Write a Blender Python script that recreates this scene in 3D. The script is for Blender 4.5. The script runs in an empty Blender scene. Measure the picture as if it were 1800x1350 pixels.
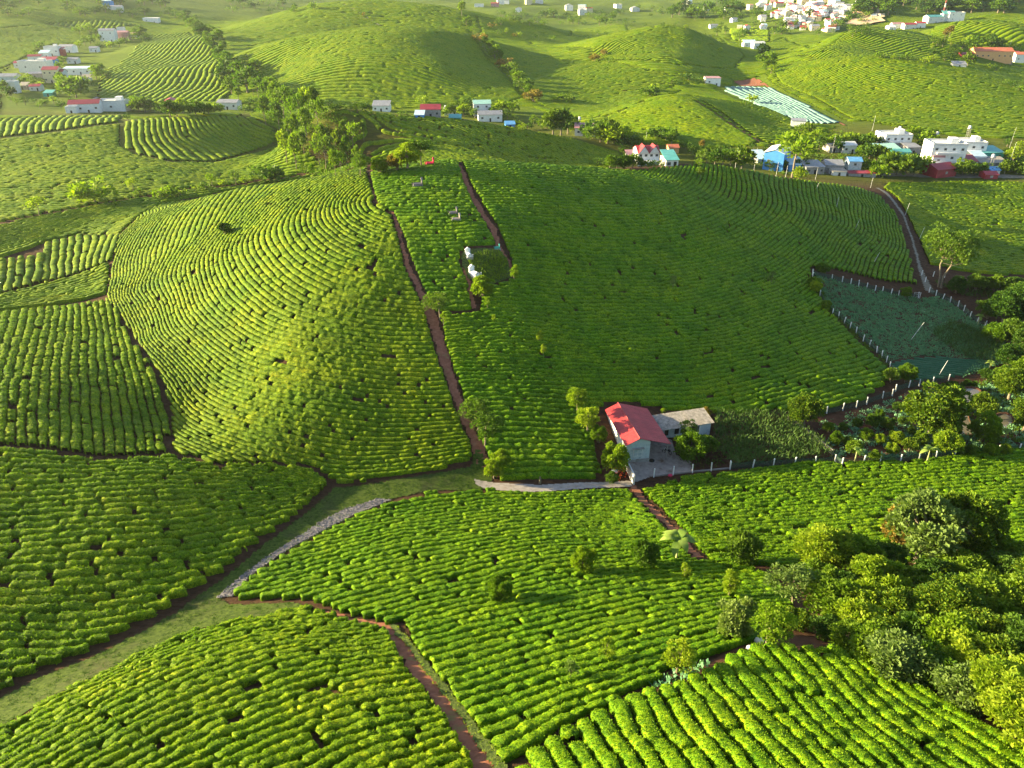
import bpy, math, random
import numpy as np
from math import radians as R, sin, cos, pi

rng = np.random.default_rng(7)
random.seed(7)
SC = bpy.context.scene
COL = SC.collection

# ------------------------------------------------------------------ camera, sky, sun, exposure
F = 1370.0; PITCH = R(28.3); CH = 80.0          # focal length in photo pixels (1800 wide), tilt, height
cam = bpy.data.cameras.new('camera'); camo = bpy.data.objects.new('camera', cam)
COL.objects.link(camo); SC.camera = camo
cam.sensor_width = 36; cam.lens = 36 * F / 1800
cam.clip_end = 9000; cam.clip_start = 0.5
camo.location = (0, 0, CH); camo.rotation_euler = (pi / 2 - PITCH, 0, 0)

SUN_EL = R(13.8); SUN_AZ = R(8.0)              # azimuth: measured from -X (left) towards +Y (away)
w = bpy.data.worlds.new('World'); SC.world = w; w.use_nodes = True
nt = w.node_tree; nt.nodes.clear()
sky = nt.nodes.new('ShaderNodeTexSky'); sky.sky_type = 'NISHITA'; sky.sun_disc = False
sky.sun_elevation = SUN_EL; sky.sun_rotation = -pi / 2 + SUN_AZ
sky.air_density = 1.0; sky.dust_density = 1.0; sky.ozone_density = 1.0
bg = nt.nodes.new('ShaderNodeBackground'); bg.inputs[1].default_value = 0.07
wo = nt.nodes.new('ShaderNodeOutputWorld')
nt.links.new(sky.outputs[0], bg.inputs[0]); nt.links.new(bg.outputs[0], wo.inputs[0])
sl = bpy.data.lights.new('sun', 'SUN'); sl.energy = 5.0; sl.angle = R(0.6); sl.color = (1.0, 0.83, 0.45)
so = bpy.data.objects.new('sun', sl); COL.objects.link(so)
from mathutils import Vector
sd = Vector((-cos(SUN_EL) * cos(SUN_AZ), cos(SUN_EL) * sin(SUN_AZ), sin(SUN_EL)))
so.rotation_euler = sd.to_track_quat('Z', 'Y').to_euler()
so.location = (-200, 50, 150)
SC.view_settings.view_transform = 'Standard'; SC.view_settings.look = 'None'
SC.view_settings.gamma = 1; SC.view_settings.use_curve_mapping = False
SC.view_settings.exposure = 2.4
SC.cycles.volume_bounces = 0; SC.cycles.max_bounces = 5; SC.cycles.diffuse_bounces = 3
SC.cycles.transmission_bounces = 3; SC.cycles.transparent_max_bounces = 8

# ------------------------------------------------------------------ noise
def _h(ix, iy, s):
    n = (ix.astype(np.int64) * 374761393 + iy.astype(np.int64) * 668265263 + s * 1442695041) & 0xffffffff
    n = ((n ^ (n >> 13)) * 1274126177) & 0xffffffff
    n = ((n ^ (n >> 16)) * 2246822519) & 0xffffffff
    return ((n ^ (n >> 15)) & 0xffffff) / float(0xffffff)
def vn(x, y, s=0):
    x = np.asarray(x, float); y = np.asarray(y, float)
    ix = np.floor(x); iy = np.floor(y); fx = x - ix; fy = y - iy
    fx = fx * fx * (3 - 2 * fx); fy = fy * fy * (3 - 2 * fy)
    a = _h(ix, iy, s); b = _h(ix + 1, iy, s); c = _h(ix, iy + 1, s); d = _h(ix + 1, iy + 1, s)
    return (a + (b - a) * fx) * (1 - fy) + (c + (d - c) * fx) * fy
def fbm(x, y, s=0, o=3):
    r = 0; a = 0.5; n = 0
    for k in range(o):
        r = r + a * vn(x * 2 ** k + 17.3 * k, y * 2 ** k - 9.1 * k, s + k); n += a; a *= 0.5
    return r / n

# ------------------------------------------------------------------ terrain
cp, sp_ = cos(PITCH), sin(PITCH)
def ray(u, v):
    x = (np.asarray(u, float) - 900) / F; yc = (675 - np.asarray(v, float)) / F
    return x, cp + yc * sp_, -sp_ + yc * cp            # dx, dy, dz
def uvz(u, v, z):
    dx, dy, dz = ray(u, v); t = (z - CH) / dz
    return (float(t * dx), float(t * dy), z)
def uYz(u, Y, z):                                        # a point seen at column u, at forward distance Y, height z
    # solve v for given z/Y
    k = (z - CH) / Y                                     # dz/dy
    # dz = k*dy ; -s + yc c = k(c + yc s)
    yc = (k * cp + sp_) / (cp - k * sp_)
    t = Y / (cp + yc * sp_)
    return (t * (u - 900) / F, Y, z)
CT = []
def A(*a):
    for u, v, z in a: CT.append(uvz(u, v, z))
def B(*a):
    for u, Y, z in a: CT.append(uYz(u, Y, z))
A((-300,1350,24),(0,1350,25),(450,1350,27),(850,1350,27),(1300,1350,30),(1800,1350,29),(2100,1350,28))
CT += [(0,15,36),(-90,15,30),(90,15,36),(0,-60,40),(-150,-60,34),(150,-60,38)]
A((0,1240,17),(250,1200,21),(600,1200,22),(900,1200,22),(1200,1200,25),(1500,1200,24),(1800,1200,22),(2100,1200,20))
A((0,1100,15),(300,1080,11),(500,1060,12),(700,1060,14),(900,1060,15),(1200,1050,14),(1450,1060,14),(1800,1050,12))
A((0,950,14),(250,950,12),(530,930,6.5),(700,950,8),(900,950,8),(1150,950,7),(1400,950,6),(1800,920,4),(2100,920,2))
A((0,820,14),(250,830,10),(420,830,6.5),(590,860,3.5),(850,850,1.5),(1110,850,0),(1300,830,-1),(1500,805,-1.5),(1800,785,-2.5),(2100,785,-3))
A((0,700,14),(150,700,11),(300,740,6.5),(450,740,8),(600,740,7.5),(750,740,6),(900,740,5),(1050,740,3),(1200,720,1),(1400,720,-1),(1560,680,-3),(1700,740,-4),(1800,700,-5))
A((0,600,12),(120,600,10),(220,590,7),(350,620,10),(500,620,13),(650,620,13),(780,620,12),(950,620,10),(1100,620,7.5),(1250,620,4.5),(1400,600,1.5),(1550,620,-3.2),(1700,620,-6),(1800,600,-7),(2100,600,-9))
A((190,490,5.5),(300,500,12),(420,500,17),(550,500,19.5),(700,500,19),(850,500,17.5),(1000,500,14.5),(1150,500,11),(1300,500,7),(1430,490,2.5),(1520,500,-1),(1620,510,-4.5),(1800,500,-8))
A((250,400,9.5),(330,400,15),(430,400,20.5),(550,400,24.5),(700,400,25),(850,400,24),(1000,400,21),(1150,400,17),(1300,400,12),(1450,400,5),(1590,410,-4),(1800,400,-9),(2100,400,-10))
A((450,330,17.5),(350,353,11),(280,368,6.5),(550,315,24.5),(640,302,28.5),(700,330,29),(850,330,28),(1000,330,25),(1150,330,20.5),(1250,330,16),(1400,340,8.5),(1530,350,-2))
A((760,286,30.5),(850,288,30),(950,294,27.5),(1030,300,25),(1110,306,22),(1170,300,20.5),(1240,295,19.5),(1320,302,14.5),(1400,317,8),(1480,327,1),(1540,332,-5))
B((760,262,16),(850,265,15),(950,282,12),(1110,305,6),(1240,320,4),(640,265,14),(1400,340,-4))
B((550,270,9),(450,285,4),(350,290,2))
A((640,287,13),(760,277,11),(900,277,4.5),(1000,287,0),(1080,287,-4),(570,195,20),(700,200,18),(800,207,14.5),(900,222,9),(1000,240,1.5),(1090,265,-5))
B((700,445,3),(800,440,2),(900,430,0))
A((830,196,-3),(600,190,-2),(900,200,-3),(1000,225,-4),(1080,250,-4))
A((1200,285,-5),(1350,290,-6),(1500,300,-8),(1650,290,-9),(1800,300,-9),(1800,330,-9),(1650,350,-8.5),(1400,270,-6),(1500,250,-6),(1700,240,-6),(1800,250,-7),(2100,300,-10))
A((1180,168,9),(1060,205,0),(1100,240,-4.5),(1200,210,2.5),(1270,190,3),(1350,220,-4),(1330,255,-5),(1120,182,5))
B((1180,545,0),(1100,530,-3))
A((0,392,2.5),(0,300,5),(0,215,9),(150,300,6),(150,212,10),(300,300,4),(300,206,10),(430,206,8),(430,290,-1),(270,347,3),(490,250,-2),(560,270,-3),(450,321,0),(350,338,2),(-300,300,6),(-300,215,8))
B((620,335,4),(150,450,5),(300,450,4))
A((100,450,3),(0,450,4),(0,540,7),(100,530,6.5),(-300,450,4),(-300,600,13),(-300,800,16),(-300,1000,17),(-300,1200,18))
A((120,190,0),(100,150,0),(0,150,2),(50,100,4),(0,60,15),(-200,100,8),(-200,190,2))
A((250,180,-1),(300,170,-1),(300,120,6),(300,75,12),(380,60,10),(400,180,-2),(400,110,6),(220,90,5))
A((560,188,-3),(700,188,-4),(850,188,-4),(930,182,-4),(660,120,15),(660,53,33),(500,73,25),(430,92,15),(780,56,30),(830,62,24),(870,110,8),(450,140,2),(760,120,14),(560,120,14))
B((660,800,14),(500,800,12),(780,800,14))
A((590,6,42),(750,13,38),(480,25,28),(660,35,28),(350,40,12))
B((590,1150,20),(750,1100,15))
A((950,120,4),(1000,170,-3),(950,95,8),(1180,46,29),(1050,76,18),(1300,86,8),(1180,100,14),(1290,120,3),(1050,100,10),(1290,150,-2),(1100,140,3))
B((1180,900,8),(1050,880,6))
A((900,37,19),(1000,60,0),(1100,30,-2),(1300,50,-3),(1400,60,-3),(1400,20,0),(900,12,0))
A((1300,145,-3),(1340,170,-4),(1430,205,-5),(1500,215,-5),(1380,160,-3),(1650,235,-5),(1560,150,5),(1560,104,17),(1440,106,13),(1700,117,12),(1800,150,5),(1800,205,-2),(1350,110,2))
B((1560,690,12),(1700,690,4),(1440,680,12))
A((1450,90,17),(1500,53,28),(1600,56,25),(1700,92,6),(1750,88,2),(1400,90,6))
B((1500,840,15),(1600,850,10))
A((1690,39,25),(1600,62,10),(1780,50,21),(1800,85,4))
B((1690,1000,8),(1800,1000,5))
B((0,1000,30),(0,1300,75),(-300,1300,110),(200,1300,40),(350,1600,25),(500,1700,10),(900,2000,2),(1300,2000,0),(1100,2600,10),(600,2600,20),(1450,1800,12))
B((1530,1500,60),(1650,1500,80),(1750,1450,85),(1900,1500,110),(2100,1500,110),(1900,1150,20),(2100,900,0))
B((900,3600,120),(0,3600,220),(1800,3600,220),(-400,3600,240),(2200,3600,240),(-600,700,10),(2400,650,-5))
CT = np.array(CT)
def rbf_fit(P, val, lam=1e-6):
    S = 100.0; Q = P / S
    d2 = ((Q[:, None] - Q[None]) ** 2).sum(-1)
    K = 0.5 * d2 * np.log(d2 + 1e-12)
    n = len(P); M = np.zeros((n + 3, n + 3)); M[:n, :n] = K + lam * np.eye(n)
    M[:n, n] = 1; M[:n, n + 1:] = Q; M[n, :n] = 1; M[n + 1:, :n] = Q.T
    c = np.linalg.solve(M, np.r_[val, 0, 0, 0])
    def f(x, y):
        sh = np.shape(x); X = np.c_[np.ravel(x), np.ravel(y)] / S; out = np.empty(len(X))
        for i in range(0, len(X), 20000):
            x_ = X[i:i + 20000]
            d = (x_[:, :1] - Q[:, 0]) ** 2 + (x_[:, 1:] - Q[:, 1]) ** 2
            out[i:i + 20000] = (0.5 * d * np.log(d + 1e-12)) @ c[:n] + c[n] + x_ @ c[n + 1:]
        return out.reshape(sh)
    return f
# drop near duplicates
keep = []
for i in range(len(CT)):
    if all(np.hypot(*(CT[i, :2] - CT[j, :2])) > 4 for j in keep): keep.append(i)
CT = CT[keep]
_rb = rbf_fit(CT[:, :2], CT[:, 2], 2e-3)
class Grid:
    def __init__(s, x0, x1, y0, y1, d, f):
        s.x0, s.y0, s.d = x0, y0, d
        s.xs = np.arange(x0, x1 + d, d); s.ys = np.arange(y0, y1 + d, d)
        X, Y = np.meshgrid(s.xs, s.ys); s.v = f(X, Y)
    def __call__(s, x, y):
        fx = np.clip((x - s.x0) / s.d, 0, len(s.xs) - 1.001); fy = np.clip((y - s.y0) / s.d, 0, len(s.ys) - 1.001)
        i = fx.astype(int); j = fy.astype(int); a = fx - i; b = fy - j; v = s.v
        return (v[j, i] * (1 - a) + v[j, i + 1] * a) * (1 - b) + (v[j + 1, i] * (1 - a) + v[j + 1, i + 1] * a) * b
def base(X, Y):
    far = np.clip((Y - 300) / 900, 0, 1)
    return _rb(X, Y) + (fbm(X / 14, Y / 14, 5) - .5) * .7 + far * (fbm(X / 90, Y / 90, 9) - .5) * 16 * far
GN = Grid(-190, 230, -60, 320, 1.25, base)
GF = Grid(-2700, 2700, -60, 4100, 9.0, lambda X, Y: base(X, Y))
GM = Grid(-520, 560, 280, 900, 4.0, base)
def zf(x, y):
    x = np.asarray(x, float); y = np.asarray(y, float)
    zn = GN(x, y); zm = GM(x, y); zr = GF(x, y)
    wm = np.clip(np.minimum.reduce([x + 520, 560 - x, y - 280, 900 - y]) / 40, 0, 1)
    wn = np.clip(np.minimum.reduce([x + 190, 230 - x, 320 - y]) / 30, 0, 1)
    z = zr * (1 - wm) + zm * wm
    return z * (1 - wn) + zn * wn
def hit(u, v, lift=0.0):
    """first point of the terrain seen through photo pixel (u, v)"""
    u = np.atleast_1d(np.asarray(u, float)); v = np.atleast_1d(np.asarray(v, float))
    dx, dy, dz = ray(u, v)
    t = np.full(u.shape, 25.0); done = np.zeros(u.shape, bool); tp = t.copy()
    for k in range(520):
        x = t * dx; y = t * dy; z = CH + t * dz
        g = z - zf(x, y) - lift
        done |= g <= 0
        if done.all(): break
        tp = np.where(done, tp, t); t = np.where(done, t, t + np.maximum(g * .55, 0.003 * t))
        t = np.where(t > 5000, 5000, t)
    lo, hi = tp, t
    for k in range(18):
        m = (lo + hi) / 2; b = CH + m * dz - zf(m * dx, m * dy) - lift <= 0
        hi = np.where(b, m, hi); lo = np.where(b, lo, m)
    return np.c_[hi * dx, hi * dy, CH + hi * dz]
def W(pts):
    """pixel outline -> world xy; a third value pushes the point away along Y (past a crest)"""
    a = np.array([(p[0], p[1]) for p in pts], float)
    h = hit(a[:, 0], a[:, 1])[:, :2]
    for i, p in enumerate(pts):
        if len(p) > 2: h[i] *= (h[i, 1] + p[2]) / h[i, 1]
    return h
def inpoly(x, y, P):
    c = np.zeros(x.shape, bool); j = len(P) - 1
    for i in range(len(P)):
        xi, yi = P[i]; xj, yj = P[j]
        m = ((yi > y) != (yj > y))
        with np.errstate(divide='ignore', invalid='ignore'):
            c ^= m & (x < (xj - xi) * (y - yi) / (yj - yi + 1e-12) + xi)
        j = i
    return c

# ------------------------------------------------------------------ mesh helpers
def mesh_np(name, V, Fq, mat, smooth=True, attrs=None, mats=None, midx=None):
    me = bpy.data.meshes.new(name)
    V = np.asarray(V, np.float32); Fq = np.asarray(Fq, np.int32); k = Fq.shape[1]
    me.vertices.add(len(V)); me.vertices.foreach_set('co', V.ravel())
    me.loops.add(Fq.size); me.loops.foreach_set('vertex_index', Fq.ravel())
    me.polygons.add(len(Fq)); me.polygons.foreach_set('loop_start', np.arange(0, Fq.size, k, dtype=np.int32))
    me.polygons.foreach_set('use_smooth', np.full(len(Fq), smooth))
    if attrs:
        for n, a in attrs.items():
            at = me.attributes.new(n, 'FLOAT', 'POINT'); at.data.foreach_set('value', np.asarray(a, np.float32))
    for m in (mats or [mat]): me.materials.append(m)
    if midx is not None: me.polygons.foreach_set('material_index', np.asarray(midx, np.int32))
    me.update(calc_edges=True)
    return me
def link(name, me, parent=None, loc=None):
    o = bpy.data.objects.new(name, me); COL.objects.link(o)
    if parent: o.parent = parent
    if loc is not None: o.location = loc
    return o
def tag(o, label=None, cat=None, group=None, kind=None):
    if label: o['label'] = label
    if cat: o['category'] = cat
    if group: o['group'] = group
    if kind: o['kind'] = kind
    return o
def thing(name, label, cat, loc, rz=0, group=None, s=1.0):
    o = bpy.data.objects.new(name, None); COL.objects.link(o); o.empty_display_size = .5
    o.location = loc; o.rotation_euler = (0, 0, rz); o.scale = (s, s, s)
    return tag(o, label, cat, group)
ORD = 'first second third fourth fifth sixth seventh eighth ninth tenth eleventh twelfth thirteenth fourteenth fifteenth sixteenth seventeenth eighteenth nineteenth twentieth'.split()
TENS = {2: 'twenty', 3: 'thirty', 4: 'forty', 5: 'fifty', 6: 'sixty', 7: 'seventy', 8: 'eighty', 9: 'ninety'}
TENTH = {2: 'twentieth', 3: 'thirtieth', 4: 'fortieth', 5: 'fiftieth', 6: 'sixtieth', 7: 'seventieth', 8: 'eightieth', 9: 'ninetieth'}
def ordw(n):
    if n >= 100: return 'hundred and ' + ordw(n - 100) if n > 100 else 'hundredth'
    if n <= 20: return ORD[n - 1]
    return TENTH[n // 10] if n % 10 == 0 else TENS[n // 10] + '-' + ORD[n % 10 - 1]

# ------------------------------------------------------------------ materials
def _mat(name):
    m = bpy.data.materials.new(name); m.use_nodes = True
    return m, m.node_tree, m.node_tree.nodes['Principled BSDF'], m.node_tree.nodes['Material Output']
def N(nt, t, **k):
    n = nt.nodes.new(t)
    for a, b in k.items(): setattr(n, a, b)
    return n
def noise_node(nt, scale, detail=4, rough=.6, coord='Object'):
    tc = N(nt, 'ShaderNodeNewGeometry') if coord == 'World' else N(nt, 'ShaderNodeTexCoord')
    n = N(nt, 'ShaderNodeTexNoise'); n.inputs['Scale'].default_value = scale
    n.inputs['Detail'].default_value = detail; n.inputs['Roughness'].default_value = rough
    nt.links.new(tc.outputs['Position' if coord == 'World' else coord], n.inputs['Vector'])
    return n
def ramp(nt, src, stops):
    r = N(nt, 'ShaderNodeValToRGB'); e = r.color_ramp.elements
    while len(e) < len(stops): e.new(.5)
    for i, (p, c) in enumerate(stops): e[i].position = p; e[i].color = (*c, 1)
    nt.links.new(src, r.inputs[0]); return r
def mixc(nt, fac, a, b, bt='MIX'):
    m = N(nt, 'ShaderNodeMix', data_type='RGBA', blend_type=bt)
    if isinstance(fac, (int, float)): m.inputs[0].default_value = fac
    else: nt.links.new(fac, m.inputs[0])
    for i, c in ((6, a), (7, b)):
        if isinstance(c, tuple): m.inputs[i].default_value = (*c, 1)
        else: nt.links.new(c, m.inputs[i])
    return m.outputs[2]
def bump(nt, src, strength, dist, bs):
    b = N(nt, 'ShaderNodeBump'); b.inputs['Strength'].default_value = strength; b.inputs['Distance'].default_value = dist
    nt.links.new(src, b.inputs['Height']); nt.links.new(b.outputs[0], bs.inputs['Normal'])
def noisy(name, stops, scale=1.0, rough=.8, detail=6, bs=.4, bd=.05, coord='Object', spec=.12, patch=None):
    """colour from noise + relief; patch=(scale, colour, low, high) lays a second, larger mottling over it"""
    m, nt, p, o = _mat(name)
    n = noise_node(nt, scale, detail, .65, coord); r = ramp(nt, n.outputs[0], stops); c = r.outputs[0]
    if patch:
        n2 = noise_node(nt, patch[0], 5, .6, coord)
        r2 = ramp(nt, n2.outputs[0], [(patch[2], (0, 0, 0)), (patch[3], (1, 1, 1))])
        c = mixc(nt, r2.outputs[0], c, patch[1])
    nt.links.new(c, p.inputs['Base Color']); p.inputs['Roughness'].default_value = rough
    p.inputs['Specular IOR Level'].default_value = spec
    if bs: bump(nt, n.outputs[0], bs, bd, p)
    return m
def tea_mat(name, dark, mid, lite, leaf=9.0, tuft=2.6, bs=.7, bd=.22):
    m, nt, p, o = _mat(name)
    at = N(nt, 'ShaderNodeAttribute', attribute_name='tint')
    n = noise_node(nt, leaf, 2, .7, 'World'); nb = noise_node(nt, tuft, 3, .75, 'World')
    ad = N(nt, 'ShaderNodeMath', operation='ADD'); nt.links.new(n.outputs[0], ad.inputs[0]); nt.links.new(nb.outputs[0], ad.inputs[1])
    hf = N(nt, 'ShaderNodeMath', operation='MULTIPLY'); nt.links.new(ad.outputs[0], hf.inputs[0]); hf.inputs[1].default_value = .5
    r = ramp(nt, hf.outputs[0], [(.39, dark), (.49, mid), (.59, lite)])
    big = noise_node(nt, .11, 3, .6, 'World')
    r3 = ramp(nt, big.outputs[0], [(.35, (.78, .92, .7)), (.65, (1.16, 1.06, 1.0))])
    c = mixc(nt, 1.0, r.outputs[0], r3.outputs[0], 'MULTIPLY')
    r2 = ramp(nt, at.outputs['Fac'], [(0, (.60, .70, .6)), (.5, (1, 1, 1)), (.85, (1.3, 1.2, .9)), (1, (1.38, 1.14, .9))])
    c = mixc(nt, 1.0, c, r2.outputs[0], 'MULTIPLY')
    nt.links.new(c, p.inputs['Base Color'])
    p.inputs['Roughness'].default_value = .7; p.inputs['Specular IOR Level'].default_value = .08
    bump(nt, hf.outputs[0], bs, bd, p)
    return m
TEA = tea_mat('tea_leaves', (.016, .05, .001), (.066, .15, .002), (.165, .245, .004))
TEAY = tea_mat('tea_leaves_yellow_sunlit', (.018, .048, .001), (.088, .152, .002), (.195, .248, .004))  # yellower copy: part plot difference, part sunlit yellow put into the leaf colour
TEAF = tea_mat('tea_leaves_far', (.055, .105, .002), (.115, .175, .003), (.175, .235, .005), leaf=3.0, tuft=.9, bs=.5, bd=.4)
def leaf_mat(name, c1, c2, trans=.35, rnd=.25, scale=.9, c3=None):
    m, nt, p, o = _mat(name)
    n = noise_node(nt, scale, 3, .7, 'World')
    r = ramp(nt, n.outputs[0], [(.32, c1), (.68, c2)]); c = r.outputs[0]
    oi = N(nt, 'ShaderNodeObjectInfo')
    rr = ramp(nt, oi.outputs['Random'], [(0, (1 - rnd, 1 - rnd * .6, 1 - rnd)), (1, (1 + rnd, 1 + rnd * .6, 1 + rnd))])
    c = mixc(nt, 1.0, c, rr.outputs[0], 'MULTIPLY')
    if c3:
        n3 = noise_node(nt, 6.0, 1, .5, 'World'); r3 = ramp(nt, n3.outputs[0], [(.56, (0, 0, 0)), (.66, (1, 1, 1))])
        c = mixc(nt, r3.outputs[0], c, c3)
    nt.links.new(c, p.inputs['Base Color']); p.inputs['Roughness'].default_value = .6
    p.inputs['Specular IOR Level'].default_value = .12
    t = N(nt, 'ShaderNodeBsdfTranslucent'); nt.links.new(mixc(nt, 1.0, c, (1.2, 1.35, .4), 'MULTIPLY'), t.inputs[0])
    mx = N(nt, 'ShaderNodeMixShader'); mx.inputs[0].default_value = trans
    nt.links.new(p.outputs[0], mx.inputs[1]); nt.links.new(t.outputs[0], mx.inputs[2]); nt.links.new(mx.outputs[0], o.inputs[0])
    return m
LEAF = {
 'tea': leaf_mat('tea_shoots', (.06, .14, .003), (.17, .26, .006), .35, 0, 3.0),
 'green': leaf_mat('leaves_green', (.06, .125, .007), (.15, .23, .016)),
 'dark': leaf_mat('leaves_dark', (.025, .07, .008), (.07, .13, .014), .25),
 'yellow': leaf_mat('leaves_yellow_green', (.10, .18, .010), (.26, .33, .02), .4),
 'mango': leaf_mat('leaves_mango', (.035, .085, .006), (.09, .155, .010), .25, .2, .9, (.23, .27, .015)),
 'grey': leaf_mat('leaves_grey_green', (.08, .13, .03), (.17, .24, .06), .3),
 'brown': leaf_mat('leaves_rusty', (.12, .10, .02), (.26, .19, .04), .3),
 'blue': leaf_mat('leaves_blue_green', (.08, .20, .105), (.18, .34, .18), .2),
 'olive': leaf_mat('leaves_olive', (.05, .105, .010), (.12, .19, .022)),
 'flower': leaf_mat('petals_red', (.55, .05, .03), (.7, .2, .05), .2),
 'flowerw': leaf_mat('petals_white', (.7, .7, .68), (.8, .8, .78), .2),
}
BARK = noisy('bark', [(.3, (.10, .08, .05)), (.7, (.25, .21, .16))], 6, .9)
SOIL = noisy('soil', [(.3, (.045, .022, .012)), (.7, (.11, .05, .028))], .9, .95, 8, .6, .08, 'World')
EARTH = noisy('earth_path', [(.25, (.15, .058, .034)), (.55, (.25, .10, .060)), (.8, (.33, .155, .105))], 1.4, .95, 8, .6, .06, 'World',
              patch=(.35, (.11, .13, .04), .60, .72))
GRASS = noisy('turf', [(.35, (.026, .048, .006)), (.62, (.075, .108, .014))], 2.2, .9, 8, .7, .06, 'World',
              patch=(.16, (.05, .045, .022), .5, .78))
WEEDS = noisy('weeds', [(.35, (.02, .04, .008)), (.62, (.10, .13, .03))], 3.0, .9, 8, 1.0, .15, 'World')
GRAVEL = noisy('gravel_ground', [(.3, (.10, .09, .10)), (.5, (.19, .17, .18)), (.7, (.34, .30, .31))], 5, .95, 8, 1, .08, 'World',
              patch=(.8, (.06, .10, .03), .55, .66))
CONC = noisy('concrete_slab', [(.3, (.20, .175, .16)), (.7, (.36, .32, .30))], 1.2, .85, 8, .3, .02, 'World', patch=(.5, (.22, .16, .13), .56, .75))
CONC2 = noisy('worn_road', [(.3, (.13, .12, .10)), (.7, (.24, .21, .17))], .5, .9, 6, .3, .05, 'World')
YARD = noisy('yard_floor', [(.3, (.20, .165, .15)), (.7, (.33, .28, .255))], 1.0, .9, 8, .3, .02, 'World', patch=(.7, (.13, .085, .06), .52, .72))
STONE = noisy('stone', [(.3, (.07, .065, .075)), (.7, (.24, .22, .24))], 3, .9)
WHITE = noisy('white_paint', [(.3, (.62, .62, .62)), (.7, (.80, .80, .79))], .8, .7, 6, .1, .01, patch=(.5, (.45, .44, .42), .62, .85))
WHITE2 = noisy('white_render_stained', [(.3, (.50, .50, .49)), (.7, (.72, .71, .69))], .9, .85, 6, .2, .01, patch=(.9, (.28, .27, .25), .58, .75))
CREAM = noisy('cream_render', [(.3, (.60, .50, .32)), (.7, (.72, .62, .42))], .8, .8)
ORANGE = noisy('orange_render', [(.3, (.60, .34, .16)), (.7, (.7, .42, .2))], .8, .8)
GREYW = noisy('grey_render', [(.3, (.22, .21, .21)), (.7, (.36, .35, .34))], .8, .85, patch=(.7, (.15, .14, .13), .55, .7))
BLUEW = noisy('blue_wall', [(.3, (.05, .2, .55)), (.7, (.08, .28, .65))], .8, .7)
GREENW = noisy('green_wall', [(.3, (.05, .28, .24)), (.7, (.08, .36, .30))], .8, .7)
PALEBLUE = noisy('pale_blue_render_and_shade', [(.3, (.33, .40, .44)), (.7, (.50, .56, .58))], 1.0, .8, patch=(1.2, (.18, .26, .30), .55, .75))  # on the farmhouse gable this blue stands in for shade
DARK = noisy('dark_interior', [(.3, (.012, .012, .014)), (.7, (.03, .03, .03))], 2, .6)
GLASSY = noisy('window_glass', [(.3, (.03, .04, .05)), (.7, (.07, .08, .09))], 2, .15, spec=.6, bs=0)
def metal_roof(name, c, c2, pitch=.25):
    m, nt, p, o = _mat(name)
    n = noise_node(nt, .8, 6, .6); r = ramp(nt, n.outputs[0], [(.3, c), (.7, c2)])
    n2 = noise_node(nt, .9, 6, .7); mp = N(nt, 'ShaderNodeMapping'); mp.inputs['Scale'].default_value = (.35, 3.2, 1)
    nt.links.new(n2.inputs['Vector'].links[0].from_socket, mp.inputs['Vector']); nt.links.new(mp.outputs[0], n2.inputs['Vector'])
    st = ramp(nt, n2.outputs[0], [(.42, (1, 1, 1)), (.62, (.72, .66, .62)), (.75, (.5, .42, .36))])
    nt.links.new(mixc(nt, 1.0, r.outputs[0], st.outputs[0], 'MULTIPLY'), p.inputs['Base Color']); p.inputs['Roughness'].default_value = .5
    bump(nt, n.outputs[0], .1, .01, p); return m
REDR = metal_roof('red_sheet_roof', (.32, .022, .03), (.45, .045, .05))
DREDR = metal_roof('dark_red_roof', (.25, .02, .035), (.34, .035, .05))
ORR = metal_roof('orange_tile_roof', (.50, .12, .05), (.62, .2, .1))
PINKR = metal_roof('faded_pink_roof', (.42, .2, .22), (.52, .28, .28))
TEALR = metal_roof('teal_sheet_roof', (.08, .34, .34), (.13, .44, .42))
MINTR = metal_roof('mint_sheet_roof', (.28, .55, .48), (.40, .65, .56))
BLUER = metal_roof('blue_sheet_roof', (.08, .28, .62), (.15, .4, .72))
SKYR = metal_roof('pale_blue_sheet_roof', (.45, .62, .74), (.55, .7, .8))
GREYR = metal_roof('grey_sheet_roof', (.20, .21, .25), (.32, .33, .37))
ASB = noisy('weathered_fibre_cement', [(.3, (.16, .14, .12)), (.7, (.42, .38, .34))], 1.6, .9, 8, .3, .02)
WATER = noisy('pond_surface', [(.3, (.10, .085, .065)), (.7, (.14, .12, .09))], .3, .06, 3, .05, .01, 'World', .5)
NET = noisy('net_cover', [(.3, (.10, .19, .17)), (.7, (.20, .32, .30))], .25, .8, 4, .2, .1, 'World')
STEEL = noisy('bright_steel', [(.3, (.5, .5, .5)), (.7, (.7, .7, .7))], 2, .3)
CLIFF = noisy('bare_cliff', [(.3, (.42, .28, .18)), (.7, (.62, .46, .32))], .05, .9, 8, .5, 2, 'World')
PINK = noisy('magenta_paint', [(.3, (.5, .03, .08)), (.7, (.62, .05, .12))], 2, .6)
def mesh_mat(name, c, alpha):
    m, nt, p, o = _mat(name); p.inputs['Base Color'].default_value = (*c, 1); p.inputs['Roughness'].default_value = .8
    tr = N(nt, 'ShaderNodeBsdfTransparent'); mx = N(nt, 'ShaderNodeMixShader')
    n = noise_node(nt, 30, 2, .5); r = ramp(nt, n.outputs[0], [(.5 - .15 + (.5 - alpha) * .4, (0, 0, 0)), (.5 + .15 + (.5 - alpha) * .4, (1, 1, 1))])
    nt.links.new(r.outputs[0], mx.inputs[0]); nt.links.new(tr.outputs[0], mx.inputs[1]); nt.links.new(p.outputs[0], mx.inputs[2])
    nt.links.new(mx.outputs[0], o.inputs[0]); return m
NETTING = mesh_mat('dark_green_netting', (.03, .07, .05), .6)
NETTEAL = mesh_mat('teal_netting', (.12, .36, .32), .5)

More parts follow.
